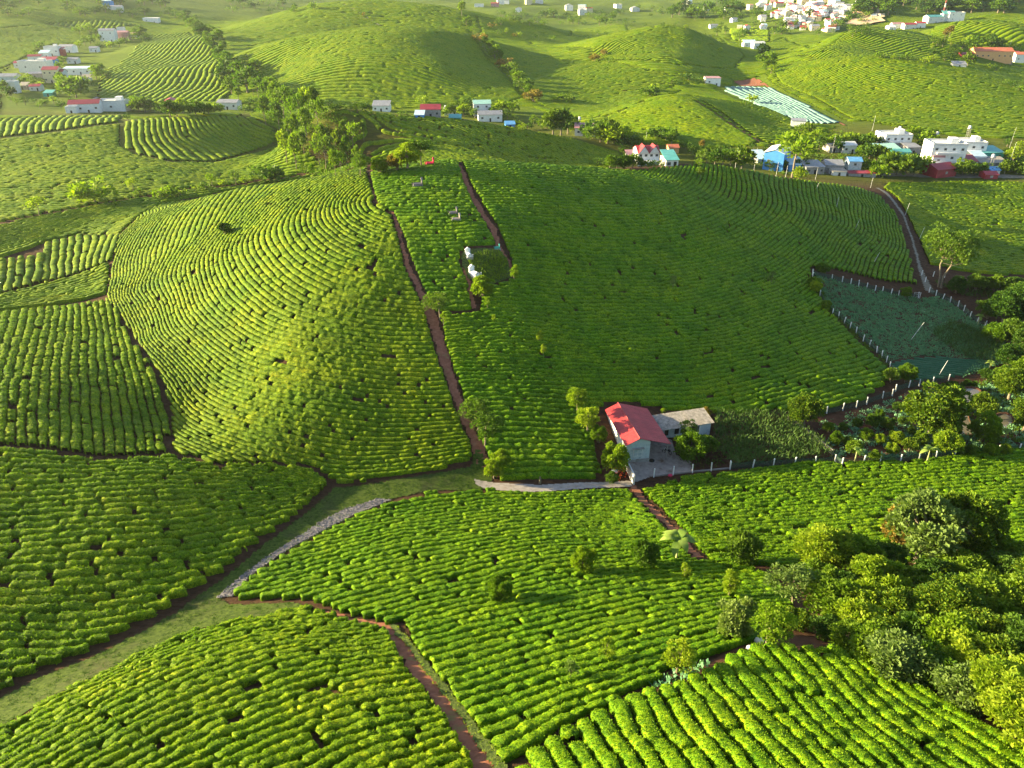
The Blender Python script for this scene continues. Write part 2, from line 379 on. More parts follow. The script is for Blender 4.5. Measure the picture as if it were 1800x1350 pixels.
# ------------------------------------------------------------------ ground sheet
def ground():
    ny, nx = 430, 310
    k = np.linspace(0, 1, ny)
    ys = -55 + 75 * np.clip(k / .03, 0, 1)                         # coarse strip under the camera
    kk = np.clip((k - .03) / .97, 0, 1); ys = ys + 20 * (np.exp(kk * math.log(200.0)) - 1)
    s = np.linspace(-1, 1, nx)
    hw = .80 * np.maximum(ys, 0) + 75
    hw = hw * (1 + .0 * ys)
    X = s[None] * hw[:, None]; Y = np.repeat(ys[:, None], nx, 1)
    Z = zf(X, Y)
    V = np.c_[X.ravel(), Y.ravel(), Z.ravel()]
    i = np.arange(ny - 1)[:, None] * nx + np.arange(nx - 1)[None]
    Fq = np.stack([i, i + 1, i + nx + 1, i + nx], -1).reshape(-1, 4)
    m, nt, p, o = _mat('ground_cover')
    n = noise_node(nt, .9, 8, .65, 'World')
    soil = ramp(nt, n.outputs[0], [(.3, (.035, .018, .010)), (.7, (.09, .045, .025))]).outputs[0]
    n2 = noise_node(nt, .35, 8, .7, 'World'); mp = N(nt, 'ShaderNodeMapping'); mp.inputs['Scale'].default_value = (.35, 1.6, 1.6)
    nt.links.new(n2.inputs['Vector'].links[0].from_socket, mp.inputs['Vector']); nt.links.new(mp.outputs[0], n2.inputs['Vector'])
    far = ramp(nt, n2.outputs[0], [(.32, (.035, .065, .004)), (.5, (.10, .15, .005)), (.68, (.18, .22, .008))]).outputs[0]
    n3 = noise_node(nt, .006, 3, .5, 'World')
    far = mixc(nt, ramp(nt, n3.outputs[0], [(.45, (0, 0, 0)), (.6, (.7, .7, .7))]).outputs[0], far, (.07, .12, .012))
    at = N(nt, 'ShaderNodeAttribute', attribute_name='green')
    c = mixc(nt, at.outputs['Fac'], soil, far)
    nt.links.new(c, p.inputs['Base Color']); p.inputs['Roughness'].default_value = .95; p.inputs['Specular IOR Level'].default_value = .1
    bump(nt, n2.outputs[0], .9, 1.2, p)
    g = np.clip((Y.ravel() - 400) / 120, 0, 1)
    g = np.maximum(g, np.clip((Y.ravel() - 330) / 40, 0, 1) * (X.ravel() < 1e9) * .6)
    o = link('ground', mesh_np('ground', V, Fq, m, attrs={'green': g})); tag(o, kind='structure'); return o
GROUND = ground()
def patch(name, pts, mat, off=.03, res=.35, kind='structure', rag=.25, parent=None, rel=.0, relS=.6, pix=True):
    """a sheet draped over the terrain inside an outline, with an uneven border"""
    P = W(pts) if pix else np.array(pts)
    x0, y0 = P.min(0) - res; x1, y1 = P.max(0) + res
    xs = np.arange(x0, x1 + res, res); ys = np.arange(y0, y1 + res, res)
    X, Y = np.meshgrid(xs, ys); nx = len(xs)
    wx = X + (fbm(X / 1.3, Y / 1.3, 3) - .5) * 2 * rag; wy = Y + (fbm(X / 1.3, Y / 1.3, 8) - .5) * 2 * rag
    ins = inpoly(wx, wy, P)
    Z = zf(X, Y) + off + (rel * fbm(X / relS, Y / relS, 4) if rel else 0)
    f = ins[:-1, :-1] & ins[1:, :-1] & ins[:-1, 1:] & ins[1:, 1:]
    j, i = np.nonzero(f)
    if not len(j): return None
    a = j * nx + i; Fq = np.stack([a, a + 1, a + nx + 1, a + nx], -1)
    used, inv = np.unique(Fq, return_inverse=True)
    V = np.c_[X.ravel(), Y.ravel(), Z.ravel()][used]
    o = link(name, mesh_np(name, V, inv.reshape(-1, 4), mat), parent); tag(o, kind=kind); return o
def strip(name, line, width, mat, off=.035, res=.3, rag=.55, parent=None, kind='structure'):
    """a path of varying width along a pixel line: entries (u, v[, width])"""
    P = W([(p[0], p[1]) for p in line]); wd = [(p[2] if len(p) > 2 else width) * (.8 if name == 'hill_path' else 1) for p in line]
    L = []; Rr = []
    for i in range(len(P)):
        a = P[max(i - 1, 0)]; b = P[min(i + 1, len(P) - 1)]; d = (b - a) / (np.hypot(*(b - a)) + 1e-9); n = np.array([-d[1], d[0]])
        L.append(P[i] + n * wd[i] / 2); Rr.append(P[i] - n * wd[i] / 2)
    return patch(name, L + Rr[::-1], mat, off, res, kind, rag, parent, pix=False), P
track_poly = [(-60,1255),(0,1225),(60,1195),(160,1155),(240,1115),(300,1080),(400,1010),(440,975),(520,915),(560,882),(585,857),(640,852),(760,832),(825,820),(835,790),(850,790),(868,845),(850,862),(760,864),(680,880),(620,907),(560,942),(500,975),(440,1012),(390,1052),(405,1062),(520,1058),(560,1070),(500,1082),(430,1088),(385,1098),(330,1113),(280,1138),(180,1185),(100,1222),(0,1280),(-60,1315)]
patch('grass_track', track_poly, GRASS, .05, .35, rel=.05)
patch('gravel_strip', [(380,1052),(403,1030),(448,994),(508,954),(568,914),(606,895),(662,877),(690,878),(620,907),(560,938),(500,972),(440,1014),(410,1050)], GRAVEL, .09, .25, rel=.08, relS=.35)
patch('concrete_path', [(832,842),(870,849),(950,853),(1060,848),(1112,845),(1112,857),(1060,859),(960,866),(900,866),(850,860),(835,852)], CONC, .16, .2, rag=.12)
strip('hill_path', [(640,303,.8),(652,330,1.0),(662,356,1.2),(690,374,1.4),(702,410,1.5),(718,470,1.7),(738,512,2.0),(755,545,3.0),(768,585,3.2),(780,630,3.0),(800,690,2.4),(815,730,2.6),(838,780,3.2),(858,832,3.2)], 1.5, EARTH, .07, .3)
strip('hill_path', [(806,289,1.6),(815,310,2.2),(828,340,2.0),(846,374,2.6),(866,402,2.6),(877,434,2.0),(893,458,1.8),(899,488,1.5)], 2, EARTH, .08, .3)
patch('weedy_clearing', [(812,440),(875,436),(893,455),(900,490),(862,503),(838,500),(822,490),(810,465)], WEEDS, .08, .3, rel=.25, relS=.5)
strip('dirt_patch', [(815,470,1.2),(824,500,1.2),(834,545,1.6)], 1, EARTH, .11, .3)
strip('dirt_path', [(1110,852,2.0),(1135,885,1.6),(1175,922,1.5),(1200,950,1.6),(1228,980,1.8)], 1.5, EARTH, .08, .25)
strip('dirt_path', [(560,1072,.6),(610,1088,.9),(680,1102,1.6),(705,1135,1.7),(735,1185,1.7),(775,1228,1.9),(810,1275,2.2),(840,1320,2.4),(865,1370,2.4)], 1.5, EARTH, .08, .22)
strip('weedy_bank', [(690,1100,1.0),(722,1140,1.0),(755,1182,1.1),(795,1230,1.1),(838,1290,1.2),(875,1345,1.3),(900,1390,1.3)], 1.0, WEEDS, .22, .2, rag=.35)
patch('soil_patch', [(1120,1222),(1165,1196),(1240,1165),(1330,1120),(1470,1118),(1500,1140),(1440,1150),(1340,1145),(1250,1180),(1180,1218)], SOIL, .06, .25)
patch('lane', [(1538,330),(1560,345),(1585,378),(1600,418),(1612,470),(1625,512),(1645,515),(1621,470),(1606,420),(1591,378),(1564,342),(1545,330)], CONC2, .08, .5, rag=.3)
patch('lane', [(1400,303),(1480,309),(1600,311),(1860,315),(1860,309),(1600,305),(1480,303)], CONC2, .10, 1.0, rag=.3)

# ------------------------------------------------------------------ tea: rows are level lines of a phase field laid over each plot
def contours(X, Y, S, keep):
    """marching squares at integer levels; returns list of (level, polyline Nx2)"""
    out = []
    ny, nx = S.shape
    lo = int(math.ceil(np.nanmin(S[keep]))); hi = int(math.floor(np.nanmax(S[keep])))
    d = X[0, 1] - X[0, 0]
    Eh = np.arange(ny * nx).reshape(ny, nx)               # horizontal edge ids ; vertical edges offset
    OFF = ny * nx
    for L in range(lo, hi + 1):
        T = S - L - 1e-7
        pos = T > 0
        hE = (pos[:, :-1] != pos[:, 1:]); vE = (pos[:-1] != pos[1:])
        cell = (hE[:-1].astype(int) + hE[1:] + vE[:, :-1] + vE[:, 1:]) == 2
        cell &= keep[:-1, :-1]
        cj, ci = np.nonzero(cell)
        if not len(cj): continue
        pts = {}; adj = {}
        ids = np.stack([np.where(hE[cj, ci], cj * nx + ci, -1), np.where(hE[cj + 1, ci], (cj + 1) * nx + ci, -1),
                        np.where(vE[cj, ci], OFF + cj * nx + ci, -1), np.where(vE[cj, ci + 1], OFF + cj * nx + ci + 1, -1)], 1)
        ids.sort(axis=1); pa = ids[:, 2]; pb = ids[:, 3]
        for a, b in zip(pa.tolist(), pb.tolist()):
            adj.setdefault(a, []).append(b); adj.setdefault(b, []).append(a)
        def co(e):
            e = np.array(e); v = e >= OFF; q = np.where(v, e - OFF, e); j = q // nx; i = q % nx
            a = T[j, i]; b = np.where(v, T[np.minimum(j + 1, ny - 1), i], T[j, np.minimum(i + 1, nx - 1)])
            f = a / (a - b + 1e-12)
            return np.c_[X[j, i] + np.where(v, 0, f * d), Y[j, i] + np.where(v, f * d, 0)]
        seen = set()
        starts = [k for k, n in adj.items() if len(n) == 1] + list(adj)
        for s in starts:
            if s in seen: continue
            ch = [s]; seen.add(s); cur = s
            while True:
                nx_ = [q for q in adj[cur] if q not in seen]
                if not nx_: break
                cur = nx_[0]; seen.add(cur); ch.append(cur)
            if len(ch) > 4: out.append((L, co(ch)))
    return out
def guided(guides, pitch, phases=None):
    Ps = []
    for g in guides:
        p = W(g); s = np.r_[0, np.cumsum(np.hypot(*np.diff(p, axis=0).T))]
        t = np.linspace(0, s[-1], 9); Ps.append(np.c_[np.interp(t, s, p[:, 0]), np.interp(t, s, p[:, 1])])
    ph = [0.0]
    for a, b in zip(Ps[:-1], Ps[1:]):
        dm = np.sqrt(((a[:, None] - b[None]) ** 2).sum(-1)); d = np.median(np.r_[dm.min(1), dm.min(0)])
        ph.append(ph[-1] + d / pitch)
    if phases: ph = phases
    P = np.concatenate(Ps); v = np.repeat(ph, 9)
    return rbf_fit(P, v, 1e-3)
TRI = 0
def hedge_profile(nc):
    a = np.linspace(0, pi, nc)
    c = np.cos(a); s = np.sin(a)
    return np.sign(c) * np.abs(c) ** .48, np.abs(s) ** .42            # flat-topped, steep-sided
def field(name, poly, phase, pitch, ds, nc, h=.8, gap=(5, 14), gapw=.35, rows=None, label=None, group=None, mat=None,
          wob=.2, fill=.84, grid=None, leaves=0, lump=.10, skip=0.0, holes=(), world=False, seed=1, cap=None):
    """rows: None -> one 'stuff' mesh; otherwise separate hedge objects, one per row"""
    global TRI
    P = np.array(poly) if world else W(poly)
    d = grid or max(.5, pitch * .35)
    x0, y0 = P.min(0) - 2 * d; x1, y1 = P.max(0) + 2 * d
    xs = np.arange(x0, x1, d); ys = np.arange(y0, y1, d); X, Y = np.meshgrid(xs, ys)
    keep = inpoly(X, Y, P)
    for hp in holes: keep &= ~inpoly(X, Y, hp)
    if not keep.any(): return
    keep2 = keep.copy(); keep2[1:] |= keep[:-1]; keep2[:, 1:] |= keep[:, :-1]; keep2[:-1] |= keep[1:]; keep2[:, :-1] |= keep[:, 1:]
    S = phase(X, Y) + wob * (fbm(X / (pitch * 3), Y / (pitch * 3), seed + 20, 2) - .5) * 2 / 1.0
    # local pitch in metres = 1/|grad|
    gy, gx = np.gradient(S, d); G = np.hypot(gx, gy) + 1e-6
    cs = contours(X, Y, S, keep2)
    by = {}
    for L, c in cs:
        s = np.r_[0, np.cumsum(np.hypot(*np.diff(c, axis=0).T))]
        if s[-1] < pitch * .8: continue
        n = max(int(s[-1] / ds), 5); t = np.linspace(0, s[-1], n)
        # light smoothing then resample
        cc = c.copy(); 
        for _ in range(2): cc[1:-1] = (cc[:-2] + 2 * cc[1:-1] + cc[2:]) / 4
        q = np.c_[np.interp(t, s, cc[:, 0]), np.interp(t, s, cc[:, 1])]
        by.setdefault(L, []).append((q, t, s[-1]))
    px, py = hedge_profile(nc)
    r = np.random.default_rng(seed * 101 + 3)
    objs = []
    def build(level_list):
        Vs = []; Fs = []; Ts = []; base_i = 0; LF = []
        for L, q, t, tot in level_list:
            n = len(q); tg = np.gradient(q, axis=0); tg /= np.hypot(*tg.T)[:, None] + 1e-9; nr = np.c_[-tg[:, 1], tg[:, 0]]
            q = q + nr * ((vn(t / (pitch * 1.3), np.full(n, L * 2.3), seed + 40) - .5) * pitch * .12)[:, None]
            # breaks
            br = []; p = 0
            while True:
                p += r.uniform(*gap)
                if p > tot: break
                br.append(p)
            end = np.minimum(t, tot - t)
            wbr = np.full(n, 99.0); notch = np.ones(n)
            for b in br:
                if r.random() < .72 - skip:                    # two bushes that still touch: only a dent
                    notch = np.minimum(notch, 1 - r.uniform(.2, .75) * np.exp(-((t - b) / (pitch * r.uniform(.08, .16))) ** 2)); continue
                gw = gapw * r.uniform(.2, 1.5) + (r.random() < skip) * r.uniform(.6, 2.4)
                wbr = np.minimum(wbr, np.abs(t - b) - gw / 2)
            e = np.minimum(end - .05, wbr)
            # local width
            fi = np.clip((q[:, 0] - x0) / d, 0, len(xs) - 1).astype(int); fj = np.clip((q[:, 1] - y0) / d, 0, len(ys) - 1).astype(int)
            pl = np.clip(1 / G[fj, fi], pitch * .55, pitch * 1.5)
            hw = pl / 2 * fill * (1 + .26 * (vn(t / (pitch * .5), np.full(n, L * 7.7), seed) - .5) + .22 * (vn(t / 4, np.full(n, L * 3.1), seed + 5) - .5))
            tp = np.clip(e / (pitch * .28), 0, 1); tp = np.sqrt(np.clip(1 - (1 - tp) ** 2, 0, 1))
            ok = (e > 0) & (inpoly(q[:, 0], q[:, 1], P))
            for hp in holes: ok &= ~inpoly(q[:, 0], q[:, 1], hp)
            # taper at the plot edge too
            okp = ok.astype(float); 
            k1 = max(1, int(pitch * .28 / ds)); ker = np.ones(2 * k1 + 1) / (2 * k1 + 1)
            if n > 2 * k1 + 1:
                sm = np.convolve(okp, ker, 'same'); tp = np.minimum(tp, np.sqrt(np.clip((sm - .5) * 2, 0, 1)) + .05)
            W_ = hw * tp * notch ** .6
            bh = h * (1.12 + .34 * (vn(t / (pitch * .55), np.full(n, L * 5.3), seed + 9) - .5)) * (.35 + .65 * tp) * notch
            cx = q[:, :1] + nr[:, :1] * W_[:, None] * px[None]; cy = q[:, 1:] + nr[:, 1:] * W_[:, None] * px[None]
            lum = (fbm(cx / .75, cy / .75, seed + 3, 3) - .5) * 2.6
            fine = (vn(cx / .22, cy / .22, seed + 4) - .5) * 2
            cx = cx + nr[:, :1] * (lum * .10 * lump / .10 + fine * .10 * (ds < .45)) * (np.abs(px) > .5); cy = cy + nr[:, 1:] * (lum * .10 + fine * .10 * (ds < .45)) * (np.abs(px) > .5)
            cz = zf(cx, cy) - .12 + (bh[:, None] + .12 + lum * lump + fine * .10 * (ds < .45)) * py[None]
            Vs.append(np.stack([cx, cy, cz], -1).reshape(-1, 3))
            tint = np.clip(.5 + ((.6 if name in ('g3', 'gh') else .3) if mat is TEAF else 1) * ((vn(t / (pitch * .7), np.full(n, L * 9.9), seed + 30) - .5) * .9 + (vn(q[:, 0] / 6, q[:, 1] / 6, seed + 31) - .5) * .5), 0, 1)
            Ts.append(np.repeat(tint, nc))
            okk = ok[:-1] & ok[1:]; a = np.nonzero(okk)[0]
            if len(a):
                b = (a[:, None] * nc + np.arange(nc - 1)[None]).ravel() + base_i
                Fs.append(np.stack([b, b + nc, b + nc + 1, b + 1], -1))
            base_i += n * nc
        if not Fs: return None
        V = np.concatenate(Vs); Fq = np.concatenate(Fs); T = np.concatenate(Ts)
        used, inv = np.unique(Fq, return_inverse=True)
        return V[used], inv.reshape(-1, 4), T[used]
    def shoots(V, Fq, dens, size):
        """young leaf blades standing on the hedge surface"""
        a, b, c = V[Fq[:, 0]], V[Fq[:, 1]], V[Fq[:, 3]]
        nrm = np.cross(b - a, c - a); ar = np.linalg.norm(nrm, axis=1); nrm /= ar[:, None] + 1e-9
        nn = r.poisson(ar * dens); f = np.repeat(np.arange(len(Fq)), nn); m = len(f)
        u_, v_ = r.random(m), r.random(m)
        p = V[Fq[f, 0]] + (V[Fq[f, 1]] - V[Fq[f, 0]]) * u_[:, None] + (V[Fq[f, 3]] - V[Fq[f, 0]]) * v_[:, None]
        n_ = nrm[f]; n_ = np.where(n_[:, 2:] < 0, -n_, n_)
        dirv = n_ * .5 + r.normal(0, .55, (m, 3)) + [0, 0, .35]; dirv /= np.linalg.norm(dirv, axis=1)[:, None]
        sd_ = np.cross(dirv, r.normal(0, 1, (m, 3))); sd_ /= np.linalg.norm(sd_, axis=1)[:, None]
        L_ = size * r.uniform(.6, 1.3, m)[:, None]
        p0 = p - n_ * .02
        v0 = p0; v1 = p0 + dirv * L_ * .55 + sd_ * L_ * .26; v2 = p0 + dirv * L_; v3 = p0 + dirv * L_ * .55 - sd_ * L_ * .26
        return np.stack([v0, v1, v2, v3], 1).reshape(-1, 3), np.arange(4 * m).reshape(-1, 4)
    mat = mat or TEA
    levels = sorted(by)
    if rows is None:
        al = [(L, *x) for L in levels for x in by[L]]
        g = build(al)
        if g is None: return
        V, Fq, T = g; TRI += 2 * len(Fq)
        o = link(name, mesh_np(name, V, Fq, mat, attrs={'tint': T})); tag(o, label, 'tea field', group, 'stuff'); return [o]
    if rows == 'down': levels = levels[::-1]
    k = 0
    joined = levels[cap:] if cap is not None else []
    if joined:
        g = build([(L, *x) for L in joined for x in by[L]]); V, Fq, T = g; TRI += 2 * len(Fq)
        tag(link('tea_field', mesh_np('tea_field', V, Fq, mat, attrs={'tint': T})), ('upper ' if cap else 'the short broken ') + group, 'tea field', None, 'stuff')
        levels = levels[:cap]
    for L in levels:
        g = build([(L, *x) for x in by[L]])
        if g is None or len(g[1]) < 6 * nc: continue
        k += 1
        V, Fq, T = g; TRI += 2 * len(Fq)
        mats = [mat]; midx = None
        if leaves:
            LV, LQ = shoots(V, Fq, leaves, .17 if leaves > 18 else .24); nv = len(V)
            TRI += 2 * len(LQ)
            midx = np.r_[np.zeros(len(Fq), int), np.ones(len(LQ), int)]
            V = np.r_[V, LV]; Fq = np.r_[Fq, LQ + nv]; T = np.r_[T, np.full(len(LV), .5)]; mats = [mat, LEAF['tea']]
        o = link('tea_hedge', mesh_np('tea_hedge', V, Fq, mat, attrs={'tint': T}, mats=mats, midx=midx))
        tag(o, label.replace('#', ordw(k)), 'tea hedge', group); objs.append(o)
    print(name, 'rows', k)
    return objs
def lin(ax, ay, az, pitch):
    return lambda X, Y: (ax * X + ay * Y + az * zf(X, Y)) / pitch

CAP9 = 32
# 1 bottom left plot
field('f1', [(-80,1325),(0,1285),(100,1228),(180,1190),(330,1116),(430,1092),(545,1072),(610,1092),(680,1110),(700,1145),(722,1188),(760,1232),(795,1280),(825,1330),(845,1380),(845,1440),(-80,1440)],
  guided([[(100,1180),(164,1180),(275,1120),(430,1060),(560,1040)],[(-60,1330),(60,1265),(200,1200),(330,1140),(480,1100),(600,1095)],[(0,1390),(150,1305),(350,1205),(511,1150),(680,1135)],[(150,1400),(300,1320),(450,1255),(600,1200),(722,1180)],[(400,1390),(520,1330),(650,1275),(780,1255)],[(600,1410),(700,1350),(820,1310)]], 1.28),
  1.28, 0.19, 9, 0.68, (3, 11), .3, 'up', '# tea hedge down from the grass track, bottom left plot', 'tea hedges of the bottom left plot', leaves=27, mat=TEAY, seed=11, skip=.06)
# 2 plot in the middle, between the slab path and the lower right plot
field('f2', [(402,1052),(440,1018),(520,968),(620,912),(690,886),(760,869),(860,864),(960,871),(1060,865),(1102,862),(1130,892),(1165,928),(1190,958),(1220,988),(1290,996),(1345,1010),(1390,1050),(1400,1095),(1345,1118),(1240,1160),(1165,1190),(1110,1222),(1000,1275),(920,1325),(895,1372),(880,1345),(842,1292),(800,1232),(760,1182),(728,1140),(712,1098),(680,1098),(600,1078),(540,1055)],
  guided([[(620,905),(700,888),(860,864),(960,868),(1110,860)],[(540,965),(700,930),(900,900),(1100,898),(1170,925)],[(409,1048),(500,1030),(600,1000),(785,961),(970,932),(1160,938)],[(560,1085),(680,1055),(860,1010),(1000,980),(1225,975)],[(722,1100),(930,1050),(1118,1012),(1300,1000),(1380,1010)],[(778,1194),(1007,1124),(1248,1070),(1390,1055)],[(833,1275),(1030,1205),(1155,1165),(1300,1118),(1380,1095)],[(881,1335),(970,1282),(1064,1240),(1160,1205)]], 1.42),
  1.42, 0.21, 8, 0.7, (4, 14), .25, 'up', '# tea hedge in the middle plot, counted from its lowest corner', 'tea hedges of the middle plot', leaves=22, seed=12, skip=.05)
# 3 bottom right plot
field('f4', [(900,1395),(922,1334),(1004,1279),(1114,1225),(1182,1208),(1246,1178),(1336,1137),(1440,1145),(1490,1135),(1545,1165),(1590,1205),(1650,1235),(1710,1270),(1860,1345),(1860,1450),(905,1450)],
  guided([[(905,1330),(935,1380)],[(967,1285),(1004,1350),(1035,1400)],[(1048,1254),(1100,1340),(1135,1400)],[(1160,1212),(1215,1300),(1275,1390)],[(1260,1170),(1317,1240),(1380,1305),(1460,1385)],[(1370,1120),(1440,1205),(1520,1285),(1620,1370)],[(1472,1130),(1565,1225),(1657,1288),(1760,1360)],[(1600,1200),(1700,1265),(1830,1335)]], 1.5),
  1.5, 0.17, 10, 0.82, (6, 16), .25, 'up', '# tea hedge right of the dirt path, bottom right plot', 'tea hedges of the bottom right plot', leaves=30, seed=13)
# 4 left plot above the track
field('f5', [(-80,792),(0,790),(60,795),(130,806),(180,813),(260,808),(300,804),(380,822),(470,818),(545,828),(578,850),(552,876),(512,910),(432,968),(392,1002),(292,1070),(232,1105),(152,1145),(52,1185),(0,1215),(-80,1250)],
  guided([[(-60,812),(66,818),(266,816),(450,822),(570,848)],[(-60,925),(100,915),(300,903),(450,885),(560,872)],[(-60,1000),(100,990),(266,980),(409,955),(500,930)],[(-60,1065),(100,1060),(266,1045),(400,1012)],[(-60,1140),(60,1140),(164,1132),(260,1105)],[(-60,1225),(0,1212),(60,1192)]], 1.6),
  1.6, 0.26, 7, 0.72, (2.5, 8), .3, 'down', '# tea hedge up from the grass track, left plot', 'tea hedges of the left plot above the track', leaves=14, mat=TEAY, seed=14, skip=.06)
# 5 steep rows plot at the left edge
field('f6', [(-80,560),(0,551),(100,541),(185,529),(203,544),(222,585),(248,625),(276,655),(285,700),(296,760),(290,797),(182,803),(60,785),(-80,782)],
  guided([[(-60,560),(-90,800)],[(43,553),(20,633),(3,733),(0,790)],[(133,540),(127,633),(127,743),(130,800)],[(195,533),(208,600),(225,700),(240,800)],[(235,580),(262,660),(282,730),(296,800)]], 1.5),
  1.5, 0.27, 7, 0.7, (2.5, 9), .35, 'up', '# tea hedge from the left, plot of vertical rows', 'tea hedges of the steep rows plot', leaves=8, mat=TEAY, seed=15, skip=.1)
# 6 plot below the netting fence
field('f10', [(1128,866),(1200,842),(1300,829),(1450,812),(1480,819),(1600,809),(1800,789),(1870,782),(1870,1000),(1560,985),(1400,1000),(1250,990),(1225,965),(1205,935),(1155,890)],
  guided([[(1130,862),(1450,818),(1860,782)],[(1160,890),(1450,862),(1860,828)],[(1200,935),(1450,922),(1860,895)],[(1235,985),(1450,990),(1860,965)]], 1.25),
  1.25, 0.3, 6, 0.66, (2, 7), .35, 'up', '# tea hedge down from the netting fence, right plot', 'tea hedges below the netting fence', leaves=14, seed=16, skip=.12)
# 7 main hill, sunny west and front
F7 = [(188,530),(194,480),(210,420),(247,381),(283,360),(350,350),(450,328),(550,314),(640,303,3),(653,335),(662,360),(687,376),(698,410),(712,470),(731,514),(747,545),(757,585),(770,630),(792,692),(807,735),(828,782),(830,808),(760,828),(640,846),(592,848),(552,820),(470,812),(380,815),(305,795),(303,740),(291,680),(257,620),(222,570)]
field('f7', F7,
  guided([[(250,385),(205,430),(188,490),(190,560),(250,660),(320,760),(420,815),(600,848),(760,828),(850,815)],
          [(330,355),(265,410),(235,470),(228,530),(275,620),(350,695),(480,752),(620,775),(820,765)],
          [(430,332),(370,390),(325,450),(318,510),(370,590),(500,655),(640,678),(790,680)],
          [(545,318),(480,370),(440,420),(460,480),(540,530),(640,552),(750,560)],
          [(632,310),(585,340),(560,380),(590,420),(650,445),(712,455)],[(652,340),(635,358),(650,378),(690,392)]], 1.55, [0, 9, 20.5, 36, 48.5, 58]),
  1.3, 0.32, 6, 0.6, (3, 11), .25, 'up', '# tea hedge in from the outer edge, sunny side of main hill', 'tea hedges on the sunny side of the main hill', mat=TEAY, seed=17, skip=.05, wob=.12)
# 8 strip between the two hill paths
field('f8', [(650,306),(700,292,2),(750,285,4),(804,286,4),(815,320),(834,362),(858,400),(873,433),(811,438),(809,466),(823,500),(830,547),(764,548),(748,515),(727,470),(707,412),(694,376),(664,360),(654,330)],
  guided([[(645,312),(720,300),(805,298)],[(690,382),(770,385),(855,380)],[(720,460),(800,465),(860,460)],[(750,540),(830,538)]], 1.5),
  1.5, 0.36, 6, 0.62, (2.5, 9), .22, 'down', '# tea hedge from the top, between the two hill paths', 'tea hedges between the two hill paths', seed=18, skip=.05, fill=.88, cap=0)
# 9 shaded right flank
F9 = [(810,289,4),(950,295,6),(1110,307,6),(1240,296,6),(1400,319,2),(1500,330),(1545,345),(1572,375),(1590,418),(1602,470),(1610,500),(1560,495),(1452,470),(1422,470),(1432,512),(1490,585),(1556,645),(1562,670),(1515,704),(1485,713),(1445,722),(1385,722),(1290,726),(1140,716),(1100,705),(1058,712),(1042,745),(1046,795),(1062,838),(960,846),(872,843),(858,810),(840,765),(816,705),(796,650),(781,600),(774,553),(842,553),(848,520),(868,504),(901,494),(898,455),(878,410),(852,366),(827,325)]
R9 = guided([[(825,299),(950,297),(1050,303),(1110,310)],[(850,345),(1000,350),(1120,350),(1190,335),(1215,312)],[(880,400),(1050,410),(1200,405),(1290,370),(1310,325),(1300,305)],
          [(905,460),(1050,470),(1220,465),(1330,430),(1390,380),(1385,320)],[(860,520),(1050,525),(1230,520),(1360,485),(1430,440),(1465,390),(1450,328)],
          [(790,590),(1000,595),(1250,580),(1400,540),(1470,490),(1540,400),(1515,338)],[(800,650),(1050,655),(1300,640),(1480,590),(1580,520),(1600,440),(1580,370)],
          [(830,740),(1050,745),(1300,735),(1560,665)],[(868,838),(1050,835),(1300,828)]], 1.55)
field('f9', F9, R9, 1.55, .38, 6, .7, (4, 15), .22, 'down', '# tea hedge up from the farmhouse, shaded flank of main hill', 'tea hedges on the shaded flank of the main hill', seed=19, skip=.05, wob=.1, cap=CAP9)

print('tea tris', TRI)
# ---- farther plots: joined rows
FARP = []
def ff(name, poly, ph, pitch, ds, nc=6, h=.8, **k):
    if pitch > 1.95: k['gap'] = (3, 12) if name in ('g3', 'gh') else (8, 26)
    k.setdefault('gap', (2.5, 9)); k.setdefault('gapw', .4); k['skip'] = .04 if pitch > 1.95 else .08
    k.setdefault('lump', .07); FARP.append(W(poly))
    lab = k.pop('lab')
    o = field(name, poly, ph, pitch, ds, nc, h, label=lab, seed=hash_(name), mat=k.pop('mat', TEAF if (pitch > 2.45 or name in ('gh','g3','gb')) else TEAY), **k)
    if o: o[0].name = 'tea_field'
def hash_(s): return sum(ord(c) * (i + 3) for i, c in enumerate(s)) % 97
ff('g11', [(1574,347),(1594,378),(1614,420),(1634,466),(1700,478),(1880,486),(1880,324),(1700,320),(1562,322),(1552,332)], lin(-.03,1,0,1.8), 1.8, 0.45, 4, lab='level tea field beyond the lane at the right edge', gap=(4,14))
ff('g12', [(-80,465),(-80,402),(0,397),(80,381),(270,348),(330,337),(450,321),(560,307),(560,311),(450,326),(350,346),(285,358),(248,380),(212,412),(140,411),(80,426),(0,453)],
   guided([[(0,399),(270,351),(450,324)],[(0,425),(130,398),(240,378)],[(0,452),(80,425),(215,408)]], 1.7), 1.7, 0.5, 5, lab='narrow tea terraces left of the main hill', gap=(6,20))
ff('g12b', [(79,429),(140,414),(210,414),(200,440),(194,460),(150,477),(79,498)], guided([[(85,430),(80,498)],[(140,418),(132,480)],[(205,418),(190,460)]], 2.1), 2.1, .4, 7, lab='small tea plot of upright rows at the left, by the terraces')
ff('g12c', [(-80,466),(0,459),(74,450),(74,497),(0,520),(-80,530)], guided([[(-60,470),(-80,530)],[(10,458),(0,520)],[(74,450),(66,500)]], 2.3), 2.3, .4, 7, h=1.1, lab='shaggy dark bush rows at the left edge', skip=.3)
ff('g12d', [(-80,552),(-80,534),(0,522),(80,500),(192,462),(192,490),(186,520),(100,537),(0,549)], guided([[(0,523),(80,503),(190,466)],[(0,546),(100,534),(184,516)]], 1.9), 1.9, .4, 7, lab='bright tea strip above the plot of vertical rows', gap=(6,16))
ff('g1', [(-80,222),(0,210),(120,205),(215,204),(212,215),(120,227),(0,242),(-80,249)], guided([[(-60,225),(-80,250)],[(2,213),(-12,243)],[(112,207),(95,229)],[(216,205),(210,216)]], 3.4), 3.4, .9, 5, lab='tea block of curving rows along the left crest')
